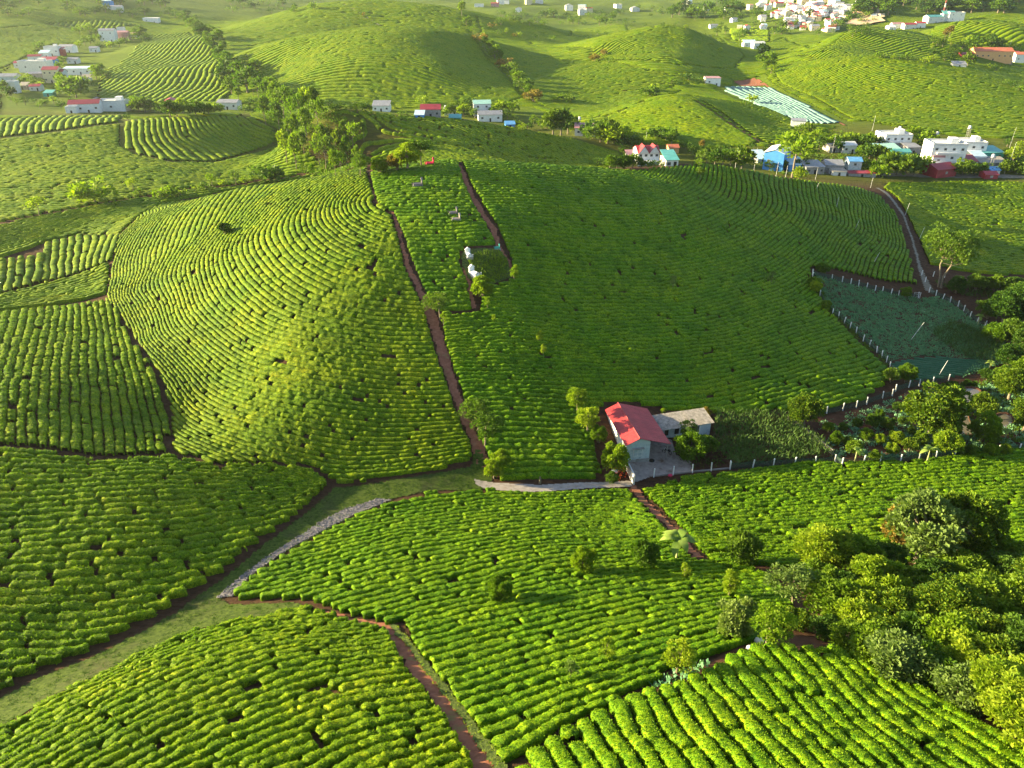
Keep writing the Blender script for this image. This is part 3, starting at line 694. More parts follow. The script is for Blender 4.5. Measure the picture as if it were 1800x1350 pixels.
ff('g2', [(216,217),(240,211),(300,208),(436,207),(476,222),(490,245),(440,268),(380,284),(300,284),(240,270),(213,255)], guided([[(214,218),(212,255)],[(252,215),(252,250),(275,278)],[(325,213),(335,240),(380,264)],[(420,209),(440,226),(488,242)]], 3.0), 3.0, .8, 5, lab='tea block of curving rows on the left slope')
ff('g3', [(-80,395),(-80,256),(0,247),(120,232),(212,219),(210,257),(238,273),(300,287),(380,287),(444,271),(494,249),(530,262),(560,285),(600,292),(560,303),(450,317),(330,332),(270,343),(80,376),(0,391)], lin(.05,1,-1,2.0), 2.0, 0.75, 4, lab='broad sunny tea slope at the left', gap=(1.5,5), skip=.2, wob=.2)
ff('gh', [(575,201),(700,204),(800,211),(900,225),(1000,243),(1086,268),(1098,282),(1080,290,-10),(1030,290,-20),(950,284,-30),(850,280,-30),(760,277,-30),(640,286,-10),(600,270),(590,235)], lin(.05,1,-2,1.9), 1.9, 0.65, 4, lab='dark shaded tea slope behind the main hill', gap=(2,7), skip=.12, wob=.2)
ff('gb', [(1088,240),(1065,207),(1120,187),(1180,171),(1212,174),(1262,205),(1330,248),(1320,256),(1250,262),(1170,257),(1100,245)], lin(.3,1,-1,2.0), 2.1, 0.8, 4, lab='small rounded tea hill beside the village', gap=(2,6))
ff('gb2', [(1216,168),(1290,180),(1340,188),(1400,215),(1440,240),(1400,262),(1345,252),(1278,206),(1224,174)], lin(-.5,1,-1,3.0), 3.0, .8, 5, lab='tea slope right of the small hill track')
ff('gc', [(560,186),(452,150),(432,96),(500,76,12),(600,56,16),(660,55,18),(780,59,16),(825,65,10),(862,110),(920,172),(880,184),(750,189),(650,187)], lin(.06,1,-1,2.7), 2.7, 1.2, 4, lab='large central tea hill in the distance', gap=(3,9), wob=.2)
ff('gm', [(850,72),(950,102),(1040,108),(1120,120),(1180,132),(1285,137),(1290,150),(1180,152),(1170,162),(1060,203),(1000,200),(940,180),(885,112)], lin(-.08,1,-1,2.7), 2.7, 1.2, 4, lab='gentle tea slope right of the line of trees', gap=(3,9), wob=.2)
ff('gi', [(1040,98),(1042,86),(1110,68,10),(1180,49,18),(1240,60,12),(1295,86),(1308,100),(1290,120),(1180,116),(1100,107)], lin(-.1,1,-2,2.9), 2.9, 1.3, 4, lab='pointed tea hill in the distance', wob=.2)
ff('gd', [(385,60),(480,30,15),(590,9,25),(680,11,25),(750,16,25),(820,31,10),(830,50),(780,53),(660,49),(500,70),(430,84),(400,84)], lin(.06,1,-1,3.4), 3.4, 1.8, 4, lab='tea hill behind the large central hill', wob=.2)
ff('ge', [(1350,115),(1440,108,10),(1560,106,14),(1700,119,12),(1870,163),(1870,240),(1800,244),(1650,232),(1500,211),(1430,172),(1372,148)], lin(-.1,1,-.6,2.6), 2.6, 1.1, 4, lab='wide sunny tea hill above the right village', gap=(2,6), wob=.2)
ff('ge2', [(1352,106),(1440,89),(1500,55,18),(1600,58,14),(1680,92),(1700,112),(1560,102),(1440,105)], lin(-.6,.8,0,3.4), 3.4, 1.2, 4, lab='upper tea hill at the right')
ff('gf', [(1610,62),(1690,40,20),(1780,52,18),(1870,68),(1870,105),(1790,92),(1700,80)], lin(-.1,1,-.5,3.4), 3.4, 1.6, 4, lab='farthest tea hill at the top right', wob=.2)
ff('gs', [(172,172),(180,130),(235,92),(262,62),(330,57),(368,72),(396,110),(410,150),(398,178),(300,181),(200,184)], lin(1,.12,.3,4.6), 4.6, 1.2, 5, h=1.1, lab='striped tea field beside the left village', gap=(3,9))
ff('gx', [(930,80),(1040,86),(1105,68),(1150,52),(1100,44),(1010,52),(1004,64),(960,70)], lin(.05,1,0,3.2), 3.2, 1.5, 4, lab='flat tea land left of the pointed hill', wob=.2)
ff('gy', [(1240,56),(1300,82),(1345,92),(1420,88),(1440,78),(1380,66),(1330,78),(1280,72)], lin(.05,1,0,3.2), 3.2, 1.5, 4, lab='flat tea land between the pointed hill and the upper right hill', wob=.2)
ff('gz', [(1060,206),(1120,184),(1180,167),(1200,160),(1180,157),(1100,162),(1068,176),(1000,190),(1000,206)], lin(.1,1,0,2.6), 2.6, 1.1, 4, lab='tea strip behind the small rounded hill', wob=.2)
ff('gj', [(-60,130),(-60,60),(60,45),(110,52),(170,62),(150,74),(95,78),(60,92),(0,122)], lin(.1,1,-.5,3.2), 3.2, 1.4, 4, lab='shaded tea slope behind the left village', wob=.2)
ff('gl', [(838,30),(900,40,10),(1000,62),(1035,72),(1010,84),(930,74),(850,66)], lin(.1,1,0,3.4), 3.4, 1.6, 4, lab='low tea slope right of the top of the tree line', wob=.2)
ff('gs3', [(1283,50),(1352,52),(1352,74),(1320,76),(1288,70)], lin(1,.4,0,5.5), 5.5, 1.6, 4, h=1.2, lab='small striped field near the pale blue roofed houses')
ff('gr', [(1702,122),(1760,118),(1870,128),(1870,162)], lin(0,1,0,3), 3, 1.3, 4, lab='tea strip below the orange school building')
ff('gv', [(-80,255),(-80,222),(0,209),(-80,205)], lin(0,1,0,3), 3, 1.3, 4, lab='tea strip at the far left edge')
ff('gs2', [(75,42),(200,36),(240,44),(180,56),(110,47)], lin(1,.3,0,5.5), 5.5, 1.6, 4, lab='small striped tea field far at the left', h=1.2)
VIL = [W(p) for p in ([(0,205),(0,130),(60,88),(120,78),(180,52),(240,58),(262,88),(170,128),(168,176),(230,186),(440,182),(440,208),(230,205),(120,205)],
  [(440,160),(480,165),(600,190),(780,180),(930,188),(1000,215),(1110,250),(1190,262),(1340,262),(1440,235),(1500,214),(1640,236),(1880,250),(1880,330),(1000,330),(900,226),(700,204),(560,194)],
  [(1290,-4),(1520,-4),(1560,48),(1500,52),(1440,62),(1340,60)],[(1262,138),(1340,132),(1360,152),(1485,216),(1470,222),(1380,210),(1262,156)],[(1570,56),(1700,36),(1700,26),(1560,40)],[(1670,92),(1880,92),(1880,124),(1740,116)])]
far_poly = [(-370,425),(370,425),(900,1180),(-900,1180)]
field('filler', far_poly, lin(.12, 1, -.8, 4.6), 4.6, 3.0, 4, .95, (15, 50), .6, None, label='open tea land spread over the valley floor and low rises', mat=TEAF, world=True, holes=FARP + VIL, wob=.25, lump=.08, skip=.03, seed=77, grid=2.6)[0].name = 'tea_field'
print('tea tris', TRI)

# ------------------------------------------------------------------ plants
def leaf_quads(P, dirs, size, r, wid=.5):
    m = len(P); d = dirs / (np.linalg.norm(dirs, axis=1)[:, None] + 1e-9)
    s = np.cross(d, r.normal(0, 1, (m, 3))); s /= np.linalg.norm(s, axis=1)[:, None] + 1e-9
    L = (size * r.uniform(.6, 1.35, m))[:, None]
    return np.stack([P, P + d * L * .5 + s * L * wid * .5, P + d * L, P + d * L * .5 - s * L * wid * .5], 1).reshape(-1, 3), np.arange(4 * m).reshape(-1, 4)
def tube(path, rad, ns=6):
    path = np.array(path, float); n = len(path); V = []; Fq = []
    for i in range(n):
        d = path[min(i + 1, n - 1)] - path[max(i - 1, 0)]; d /= np.linalg.norm(d) + 1e-9
        a = np.cross(d, [.3, .9, .1]); a /= np.linalg.norm(a) + 1e-9; b = np.cross(d, a)
        for k in range(ns):
            t = 2 * pi * k / ns; V.append(path[i] + rad[i] * (cos(t) * a + sin(t) * b))
    for i in range(n - 1):
        for k in range(ns): Fq.append((i * ns + k, i * ns + (k + 1) % ns, (i + 1) * ns + (k + 1) % ns, (i + 1) * ns + k))
    return np.array(V), np.array(Fq)
def join(parts):
    V = []; Fq = []; o = 0
    for v, f in parts: V.append(v); Fq.append(f + o); o += len(v)
    return np.concatenate(V), np.concatenate(Fq)
PROTO = {}
def tree_proto(key, H, cr, ch, cb, nclump, nleaf, lsize, seed, trunk=.04, lean=.0, shell=.55, multi=1, clr=.34, up=.4):
    """H height, cr crown radius, ch crown half height, cb height of the crown centre, all for a tree of unit size in metres"""
    r = np.random.default_rng(seed)
    C = []
    while len(C) < nclump:
        p = r.normal(0, 1, 3); p /= np.linalg.norm(p); p *= r.uniform(shell, 1) ** .6
        if p[2] < -.75: continue
        q = p * [cr, cr, ch] * r.uniform(.72, 1.05)
        C.append(q + [lean * H, 0, cb])
    C = np.array(C); rad = clr * cr * r.uniform(.6, 1.25, nclump)
    k = r.integers(0, nclump, nleaf); d = r.normal(0, 1, (nleaf, 3)); d /= np.linalg.norm(d, axis=1)[:, None]
    d[:, 2] = np.where(d[:, 2] < -.35, -d[:, 2], d[:, 2])
    rr = r.uniform(.55, 1, nleaf) ** .5
    P = C[k] + d * (rad[k] * rr)[:, None] * [1, 1, .75]
    dirs = d * .8 + r.normal(0, .5, (nleaf, 3)) + [0, 0, up]
    V, Fq = leaf_quads(P, dirs, lsize, r, .62)
    crown = mesh_np('crown_' + key, V, Fq, None, smooth=False, mats=[LEAF['green']])
    parts = []
    for m in range(multi):
        bx = 0 if multi == 1 else .25 * cr * cos(m * 2.4); by = 0 if multi == 1 else .25 * cr * sin(m * 2.4)
        top = np.array([lean * H + bx, by, cb + ch * .3]); w0 = trunk * H
        pth = [[bx * .2, by * .2, -.4]]
        for s in (.25, .5, .75, 1): pth.append([top[0] * s + r.normal(0, .02 * H), top[1] * s + r.normal(0, .02 * H), top[2] * s])
        parts.append(tube(pth, [w0 * 1.2, w0 * .9, w0 * .75, w0 * .55, w0 * .25], 7))
        for c in C[m::max(multi * 1, 1)][: 9]:
            st = np.array(pth[2]) + (np.array(pth[4]) - np.array(pth[2])) * r.uniform(0, .7)
            parts.append(tube([st, (st + c) / 2 + [0, 0, -.05 * H], c], [w0 * .4, w0 * .25, w0 * .08], 4))
    V, Fq = join(parts); tr = mesh_np('trunk_' + key, V, Fq, BARK)
    PROTO[key] = (H, tr, crown)
CROWN = {}
def crown_mesh(key, mat):
    if (key, mat) not in CROWN:
        c = PROTO[key][2].copy(); c.materials.clear(); c.materials.append(LEAF[mat]); CROWN[(key, mat)] = c
    return CROWN[(key, mat)]
#              key    H   cr   ch   cb   clumps leaves size seed
tree_proto('round_a', 6, 2.35, 2.3, 3.4, 70, 9000, .30, 1, shell=.75, clr=.26)
tree_proto('round_b', 6, 2.25, 2.4, 3.5, 60, 8000, .30, 2, shell=.7, clr=.3)
tree_proto('bush_a', 4, 1.6, 1.65, 2.0, 42, 5200, .26, 3, trunk=.03, multi=3, clr=.3)
tree_proto('bush_b', 4, 1.75, 1.55, 2.1, 34, 4600, .30, 4, trunk=.03, multi=3, clr=.34)
tree_proto('loose_a', 7, 2.4, 1.5, 5.2, 24, 2300, .30, 5, trunk=.022, lean=.05, clr=.4)
tree_proto('loose_b', 7, 2.2, 2.2, 4.6, 30, 2800, .30, 6, trunk=.02, lean=-.04, clr=.36)
tree_proto('column', 6, 1.2, 2.6, 3.4, 26, 2400, .28, 7, trunk=.025, clr=.5)
tree_proto('sapling', 3, .75, 1.0, 2.0, 10, 700, .22, 8, trunk=.025, clr=.6)
tree_proto('far_round', 6, 2.7, 2.3, 3.4, 26, 700, .75, 9, shell=.6, clr=.4)
tree_proto('far_bush', 4, 2.4, 1.5, 2.0, 18, 480, .75, 10, trunk=.03, clr=.42)
tree_proto('far_tall', 10, 2.3, 3.6, 6.6, 26, 760, .75, 11, trunk=.018, clr=.42)
tree_proto('far_loose', 8, 2.6, 2.2, 5.6, 16, 420, .75, 12, trunk=.02, clr=.42)
tree_proto('airy', 10, 4.2, 3.2, 6.6, 60, 5200, .34, 14, trunk=.018, multi=2, clr=.26, shell=.4)
def ppm(u, v):
    P = hit(u, v)[0]; t = P[1] / (cp + (675 - v) / F * sp_)
    return P, F / t
def tree(u, v, hpx, key, mat, label=None, group=None, cat='tree', name='broadleaf_tree', wide=1.0, P=None):
    """v is the foot of the trunk; hpx the height in photo pixels"""
    if P is None: P, s = ppm(u, v)
    else: t = P[1] / (cp + (675 - v) / F * sp_); s = F / t
    ang = PITCH - math.atan((675 - v) / F)
    Hm = hpx / s / max(cos(ang), .5); H0, tr, cr = PROTO[key]
    sc = Hm / H0
    t = thing(name, label, cat, (P[0], P[1], zf(P[0], P[1]) - .05), random.uniform(0, 6.28), group, 1)
    t.scale = (sc * wide, sc * wide, sc)
    link('trunk', tr, t); link('crown', crown_mesh(key, mat), t)
    return t
def banana(u, v, hpx, label, n=9, seed=0):
    P, s = ppm(u, v); ang = PITCH - math.atan((675 - v) / F); Hm = hpx / s / cos(ang)
    r = np.random.default_rng(seed + 50)
    t = thing('banana_plant', label, 'banana plant', (P[0], P[1], zf(P[0], P[1])), 0)
    V, Fq = tube([[0, 0, -.3], [.03, 0, Hm * .3], [.0, .05, Hm * .6]], [.16, .13, .08], 7); link('stem', mesh_np('stem', V, Fq, STEMM), t)
    for k in range(n):
        a = k * 2.4 + r.uniform(-.3, .3); L = Hm * r.uniform(.42, .6); e = r.uniform(.5, 1.25); d = np.array([cos(a), sin(a)])
        pts = []
        for q in np.linspace(0, 1, 7):
            rr = L * (q * cos(e)); z = Hm * .58 + L * (q * sin(e) - q * q * .75)
            pts.append(np.array([d[0] * rr, d[1] * rr, z]))
        w = np.array([.04, .16, .24, .26, .24, .16, .03]) * Hm * .35; sx = np.array([-d[1], d[0], 0]); V = []
        for p, ww in zip(pts, w): V += [p + sx * ww + [0, 0, -.12 * ww], p + [0, 0, .0], p - sx * ww + [0, 0, -.12 * ww]]
        Fq = []
        for i in range(6): Fq += [(3 * i, 3 * i + 1, 3 * i + 4, 3 * i + 3), (3 * i + 1, 3 * i + 2, 3 * i + 5, 3 * i + 4)]
        link('leaf', mesh_np('leaf', V, Fq, BANL), t)
STEMM = noisy('banana_stem', [(.3, (.22, .24, .10)), (.7, (.38, .38, .2))], 4, .6)
BANL = leaf_mat('banana_leaf', (.12, .20, .03), (.24, .32, .07), .35)
def scatter(name, poly, dens, size, hgt, mat, label, clump=0, seed=3, up=.8, wid=.3, pix=True, parent=None, cat='ground cover', excl=()):
    """many small leaves or blades over an outline: one mesh"""
    P = W(poly) if pix else np.array(poly); r = np.random.default_rng(seed)
    x0, y0 = P.min(0); x1, y1 = P.max(0); n = int((x1 - x0) * (y1 - y0) * dens)
    if clump:
        nc_ = max(int(n / clump), 1); cx = r.uniform(x0, x1, nc_); cy = r.uniform(y0, y1, nc_); k = r.integers(0, nc_, n)
        x = cx[k] + r.normal(0, size * 1.0, n); y = cy[k] + r.normal(0, size * 1.0, n)
    else: x = r.uniform(x0, x1, n); y = r.uniform(y0, y1, n)
    m = inpoly(x, y, P)
    for e in excl: m &= ~inpoly(x, y, e)
    x, y = x[m], y[m]; z = zf(x, y) + r.uniform(0, 1, len(x)) ** .8 * hgt
    d = r.normal(0, .5, (len(x), 3)) + [0, 0, up]
    V, Fq = leaf_quads(np.c_[x, y, z], d, size, r, wid)
    o = link(name, mesh_np(name, V, Fq, LEAF[mat] if isinstance(mat, str) else mat, smooth=False), parent); tag(o, label, cat if not parent else None, None, 'stuff'); return o

# --- solitary trees on and around the main hill
T = tree
T(716,300,46,'round_b','yellow','dense round bright tree on the crest, left of the red tomb', wide=1.25)
T(741,294,50,'loose_a','olive','open tree with a bare forked trunk behind the red tomb', wide=1.1)
T(698,302,34,'bush_b','brown','rusty low tree left of the round crest tree')
T(668,306,32,'bush_a','yellow','wide yellowish shrub on the crest at the left of the round tree', wide=1.2)
T(634,312,42,'loose_b','olive','crooked open tree where the left hill path meets the crest')
T(397,414,24,'bush_b','olive','lone dark shrub on the sunny flank casting a long shadow', name='shrub', cat='shrub')
T(774,562,48,'loose_b','olive','spreading tree with a pale trunk beside the left hill path', wide=1.35)
T(780,575,22,'sapling','yellow','small yellow shrub at the foot of the tree by the left hill path', name='shrub', cat='shrub')
T(848,522,38,'bush_a','yellow','bright bush below the two white tombs', name='shrub', cat='shrub', wide=1.25)
T(904,496,32,'column','yellow','narrow bright bush at the right edge of the weedy clearing', name='shrub', cat='shrub')
T(857,545,22,'sapling','yellow','little yellow sapling below the weedy clearing')
T(868,568,14,'sapling','yellow','tiny yellow bush low on the shaded flank, under the sapling', name='shrub', cat='shrub')
T(948,604,24,'column','yellow','upper of the two small bright trees in the shaded hedges')
T(955,626,22,'column','yellow','lower of the two small bright trees in the shaded hedges')
T(1014,728,50,'column','yellow','upper of the two slender trees left of the red roofed house', wide=1.2)
T(1032,762,50,'column','yellow','slender bright tree just left of the red roofed house', wide=1.3)
T(1052,778,30,'bush_a','green','dark leafy bush against the white side wall of the house', name='shrub', cat='shrub')
T(840,760,56,'loose_b','olive','upper of the pair of trees beside the left hill path near its foot', wide=1.2)
T(852,785,58,'loose_b','olive','taller tree with a white trunk near the foot of the left hill path', wide=1.2)
T(868,840,36,'bush_a','yellow','bright bush at the corner of the slab path', name='shrub', cat='shrub')
T(880,822,30,'bush_b','yellow','bright bush above the bush at the slab path corner', name='shrub', cat='shrub')
T(1182,508,22,'sapling','grey','thin grey sapling in the shaded hedges')
T(1355,500,22,'sapling','grey','thin grey sapling near the top left of the vegetable field')
T(1025,1008,46,'bush_a','yellow','small round tree in the middle plot, left of the banana plant', wide=.85)
T(1132,998,44,'bush_b','olive','small dark round tree beside the banana plant', wide=.9)
T(878,1058,44,'bush_a','green','lone small tree on the left in the middle plot', wide=.85)
T(1202,1018,24,'sapling','yellow','sapling below the banana plant')
T(1280,1052,46,'column','yellow','slim bright tree left of the grove, in the middle plot')
T(1064,1165,36,'sapling','yellow','sapling in the lower middle plot')
T(1003,1200,32,'sapling','grey','pale sapling in the lower middle plot, left of the others')
T(1190,1185,52,'column','yellow','bright upright shrub above the soil patch', wide=1.3)
T(1288,1120,62,'bush_a','grey','silvery shrub left of the thick trunked tree', wide=.9)
T(1342,1140,66,'loose_b','yellow','bright tree with a thick pale trunk at the tip of the grove', wide=1.15)
T(1302,990,50,'bush_b','olive','dark round tree standing on bare soil left of the grove')
banana(1188,988,64, 'pale banana plant beside the dirt path in the middle plot', 10, 1)
banana(1502,812,32, 'small banana plant at the fence, left of the others', 8, 2)
banana(1628,815,40, 'tall thin banana plant leaning over the lower fence', 7, 3)
banana(1718,572,26, 'banana plant at the corner of the vegetable field', 8, 4)
banana(1738,650,22, 'banana plant above the pond', 8, 5)
banana(1766,770,22, 'banana plant at the right end of the garden', 8, 6)
# --- garden trees
T(1410,750,56,'round_a','mango','round mango tree with yellow crown at the corner of the corn patch', wide=1.05)
T(1632,768,88,'round_a','mango','largest mango tree, in the middle of the garden', wide=1.15)
T(1772,706,56,'round_b','mango','mango tree at the upper right of the pond', wide=1.1)
T(1722,738,44,'round_b','mango','mango tree on the pond bank, upper of the pair', wide=1.1)
T(1722,778,52,'round_a','yellow','yellow crowned mango tree on the pond bank, lower of the pair', wide=1.0)
T(1798,760,52,'round_a','mango','mango tree at the right edge of the garden')
T(1672,768,30,'bush_a','mango','small dark tree between the big mango and the pond', name='shrub', cat='shrub')
T(1660,800,42,'bush_b','yellow','bright sprawling shrub below the pond', name='shrub', cat='shrub')
for i, (u, v, h, m) in enumerate([(1572,782,24,'yellow'),(1566,800,22,'yellow'),(1598,795,26,'mango'),(1615,785,26,'green'),(1500,800,26,'green'),(1468,782,24,'green'),(1532,752,24,'olive'),(1558,756,24,'olive'),(1536,812,20,'green'),(1505,752,18,'olive'),(1740,802,22,'yellow'),(1765,800,20,'yellow'),(1705,802,20,'green')]):
    T(u, v, h, 'bush_a' if i % 2 else 'bush_b', m, ordw(i + 1) + ' low shrub of the garden, counted from the big mango outward', 'low shrubs in the garden', 'shrub', 'shrub')
g2 = 'low shrubs in the garden'
for i, (u, v, h, m) in enumerate([(1455,760,18,'green'),(1480,758,16,'olive'),(1520,775,22,'green'),(1545,782,20,'yellow'),(1490,785,18,'mango'),(1600,765,16,'green'),(1585,748,16,'olive'),(1545,735,16,'green'),(1575,722,16,'dark'),(1640,800,20,'green'),(1685,800,18,'olive'),(1745,780,20,'green'),(1655,690,16,'green'),(1700,690,16,'dark'),(1730,712,18,'green'),(1745,725,16,'olive'),(1790,720,20,'green')]):
    T(u, v, h, 'bush_a' if i % 2 else 'bush_b', m, ordw(i + 1) + ' small filler shrub among the garden beds, from the left corner', g2, 'shrub', 'shrub')
# --- around the farmhouse
T(1080,832,52,'bush_a','yellow','bright citrus bush at the front left corner of the house', name='shrub', cat='shrub', wide=.9)
T(1075,850,20,'bush_b','olive','low flowering bush at the foot of the white yard wall', name='shrub', cat='shrub')
T(1212,808,46,'bush_a','green','leafy green shrub in the farmyard', name='shrub', cat='shrub', wide=1.25)
T(1208,778,40,'loose_b','olive','drooping small tree in front of the outbuilding')
T(1240,800,34,'bush_b','olive','dull shrub in the farmyard beside the corn', name='shrub', cat='shrub')
T(1165,732,14,'sapling','yellow','bright twig bush behind the outbuilding roof, left', name='shrub', cat='shrub')
T(1240,734,18,'bush_b','brown','reddish bush behind the right end of the outbuilding', name='shrub', cat='shrub')
# --- right side
T(1652,505,104,'airy','olive','large airy tree beside the lane, above the vegetable field', wide=.95)
T(1432,505,18,'bush_b','green','bush at the upper left corner of the vegetable field', name='shrub', cat='shrub', wide=1.4)
T(1445,480,18,'bush_a','green','shrub outside the top fence of the vegetable field', name='shrub', cat='shrub', wide=1.6)
T(1432,515,22,'bush_b','yellow','light green shrub on the left fence of the vegetable field', name='shrub', cat='shrub')
T(1450,545,18,'bush_b','green','round shrub on the left fence, below the light one', name='shrub', cat='shrub')
T(1592,672,34,'bush_a','green','dark bush at the lower left corner of the vegetable field', name='shrub', cat='shrub')
T(1565,672,26,'bush_b','olive','olive bush beside the lower left corner post', name='shrub', cat='shrub')
T(1590,525,22,'bush_a','green','dark bush on the upper fence by the gate', name='shrub', cat='shrub')
g = 'dark trees at the right edge beside the vegetable field'
for i, (u, v, h, k, m) in enumerate([(1680,515,30,'bush_a','dark'),(1715,510,28,'bush_b','olive'),(1745,512,30,'bush_a','green'),(1775,520,34,'bush_b','dark'),(1735,560,34,'bush_b','olive'),(1760,575,60,'round_a','dark'),(1795,570,70,'round_b','dark'),(1780,610,52,'bush_a','olive'),(1752,605,38,'bush_b','green'),(1800,630,50,'round_b','dark'),(1770,645,40,'bush_a','dark'),(1798,670,40,'bush_b','green'),(1765,680,38,'bush_a','green'),(1735,672,24,'bush_b','dark'),(1700,688,22,'bush_a','dark'),(1672,690,20,'bush_b','dark'),(1760,548,36,'bush_a','olive'),(1800,540,44,'round_a','olive'),(1830,600,50,'round_a','dark'),(1830,690,50,'round_b','green')]):
    T(u, v, h, k, m, ordw(i + 1) + ' tree down the right edge beside the vegetable field', g, wide=1.2)
# --- grove at the lower right
g = 'trees of the grove at the lower right'
T(1610,990,104,'round_b','grey','tall silvery tree with a rusty top at the back of the grove', g, wide=1.1)
T(1578,965,72,'round_a','brown','rusty brown tree left of the silvery tree at the back of the grove', g, wide=.9)
T(1682,985,104,'round_a','mango','dark tree with yellow top at the back of the grove', g, wide=.95)
GR = [(1443,1000,72,'round_b','yellow'),(1446,958,36,'bush_a','olive'),(1535,1050,70,'bush_a','yellow'),(1391,1070,72,'loose_b','grey'),(1490,1000,60,'bush_b','green'),(1457,1082,62,'bush_b','green'),(1502,1085,62,'bush_a','yellow'),(1440,1040,50,'bush_a','green'),(1509,1120,56,'bush_b','yellow'),(1576,1100,62,'bush_a','mango'),(1657,1105,78,'round_b','mango'),(1713,1095,80,'round_a','olive'),(1755,1095,80,'round_b','green'),(1800,1100,80,'round_a','dark'),(1668,1158,64,'bush_b','yellow'),(1694,1190,66,'bush_a','yellow'),(1576,1190,64,'bush_b','grey'),(1622,1195,60,'bush_a','green'),(1687,1240,62,'bush_a','grey'),(1750,1258,80,'round_b','grey'),(1795,1305,86,'round_a','grey'),(1761,1200,66,'bush_b','dark'),(1639,1040,56,'bush_a','dark'),(1694,1030,56,'bush_b','green'),(1768,1030,60,'bush_a','dark'),(1800,1015,60,'round_b','olive'),(1487,1140,46,'bush_a','green'),(1531,1160,54,'bush_b','green'),(1560,1140,50,'bush_a','dark'),(1790,1150,60,'bush_a','olive'),(1605,1140,50,'bush_b','dark'),(1731,1140,60,'round_b','dark'),(1590,1050,50,'bush_b','dark'),(1740,1000,60,'round_a','olive'),(1560,1000,44,'bush_b','dark'),(1640,1085,50,'bush_b','dark'),(1830,1200,90,'round_a','dark'),(1840,1060,90,'round_b','dark'),(1450,1120,34,'bush_b','dark'),(1800,1240,70,'bush_a','yellow'),(1415,1030,36,'bush_b','green'),(1400,1105,34,'bush_a','dark'),(1720,1190,50,'bush_a','dark'),(1650,1210,44,'bush_b','dark'),(1480,1050,44,'bush_a','dark'),(1700,1140,50,'bush_b','dark'),(1840,1280,70,'round_b','green')]
GR.sort(key=lambda t: t[0])
for i, (u, v, h, k, m) in enumerate(GR):
    T(u, v, h * .86, k, {'grey': 'grey' if i % 3 == 0 else 'yellow', 'olive': 'green', 'dark': 'mango' if i % 2 else 'dark'}.get(m, m), ordw(i + 1) + ' tree from the left in the grove, lower right', g, wide=1.4)
patch('grove_floor', [(1300,1075),(1400,1010),(1480,985),(1560,975),(1700,960),(1870,945),(1870,1350),(1800,1325),(1700,1262),(1640,1228),(1580,1198),(1500,1138),(1400,1105),(1350,1100)], SOIL, .07, .5)
scatter('undergrowth', [(1420,1030),(1500,1000),(1700,975),(1870,960),(1870,1320),(1760,1275),(1640,1205),(1540,1145),(1430,1105)], 14, .34, 1.0, 'green', 'low dark undergrowth on the floor of the grove', clump=10, seed=5)

# ------------------------------------------------------------------ farther trees
BELT_MIN = 17
SMALL = []
def belt(items, label, group, keys=('far_round',), mats=('green',), jit=0, cat='tree', name='broadleaf_tree', wide=1.1):
    """trees that show large enough are things of their own; the smallest are gathered for one joined wood"""
    items = sorted(items, key=lambda t: t[0]); n = 0
    for i, it in enumerate(items):
        u, v, h = it[:3]; k = it[3] if len(it) > 3 else keys[i % len(keys)]; m = it[4] if len(it) > 4 else mats[(i * 7 + 3) % len(mats)]
        wd = wide * random.uniform(.85, 1.2)
        if h < BELT_MIN: SMALL.append((u, v, h, k, m, wd)); continue
        n += 1; T(u, v, h, k, m, ordw(n) + ' ' + label, group, cat, name, wd)
def flush_small():
    out = {}; arr = {}
    for u, v, h, k, m, wd in SMALL:
        P, s = ppm(u, v); ang = PITCH - math.atan((675 - v) / F); H0, tr, cr = PROTO[k]; sc = h / s / max(cos(ang), .5) / H0
        for me, mm in ((tr, 'bark'), (cr, m)):
            if me.name not in arr:
                V = np.empty(len(me.vertices) * 3, np.float32); me.vertices.foreach_get('co', V); Q = np.empty(len(me.polygons) * 4, np.int32); me.polygons.foreach_get('vertices', Q)
                arr[me.name] = (V.reshape(-1, 3), Q.reshape(-1, 4))
            V, Q = arr[me.name]; a = random.uniform(0, 6.28); c, sn = cos(a), sin(a)
            if mm != 'bark': Q = Q[::2 if h >= 12 else 4]
            elif h < 12: Q = Q[:40]
            X = np.c_[(V[:, 0] * c - V[:, 1] * sn) * sc * wd + P[0], (V[:, 0] * sn + V[:, 1] * c) * sc * wd + P[1], V[:, 2] * sc + P[2]]
            out.setdefault(mm, []).append((X, Q))
    Vs = []; Qs = []; mi = []; o = 0; ms = []
    for j, (mm, L) in enumerate(out.items()):
        V, Q = join(L); Vs.append(V); Qs.append(Q + o); o += len(V); mi.append(np.full(len(Q), j)); ms.append(BARK if mm == 'bark' else LEAF[mm])
    tag(link('distant_wood', mesh_np('distant_wood', np.concatenate(Vs), np.concatenate(Qs), None, smooth=False, mats=ms, midx=np.concatenate(mi))), 'small far off trees and bushes scattered over the distant hills and town', 'woodland', None, 'stuff')
belt([(455,178,40),(470,195,52),(485,205,56),(500,215,60),(515,222,60),(530,228,62),(545,215,60),(560,232,56),(468,222,52),(492,236,56),(520,248,48),(540,250,60),(556,206,52),(505,290,60),(522,300,64),(515,258,50),(574,305,64),(590,312,48),(562,292,56),(622,268,52),(606,258,46),(640,250,36),(610,290,50),(480,182,46),(446,170,34),(535,275,44),(592,268,40),(566,262,44),(600,306,40),(550,318,30),(628,300,44)],
     'tall tree from the left in the wooded gully behind the main hill', 'trees of the wooded gully', ('far_tall', 'far_loose', 'far_tall'), ('green', 'olive', 'green', 'yellow'), wide=.62)
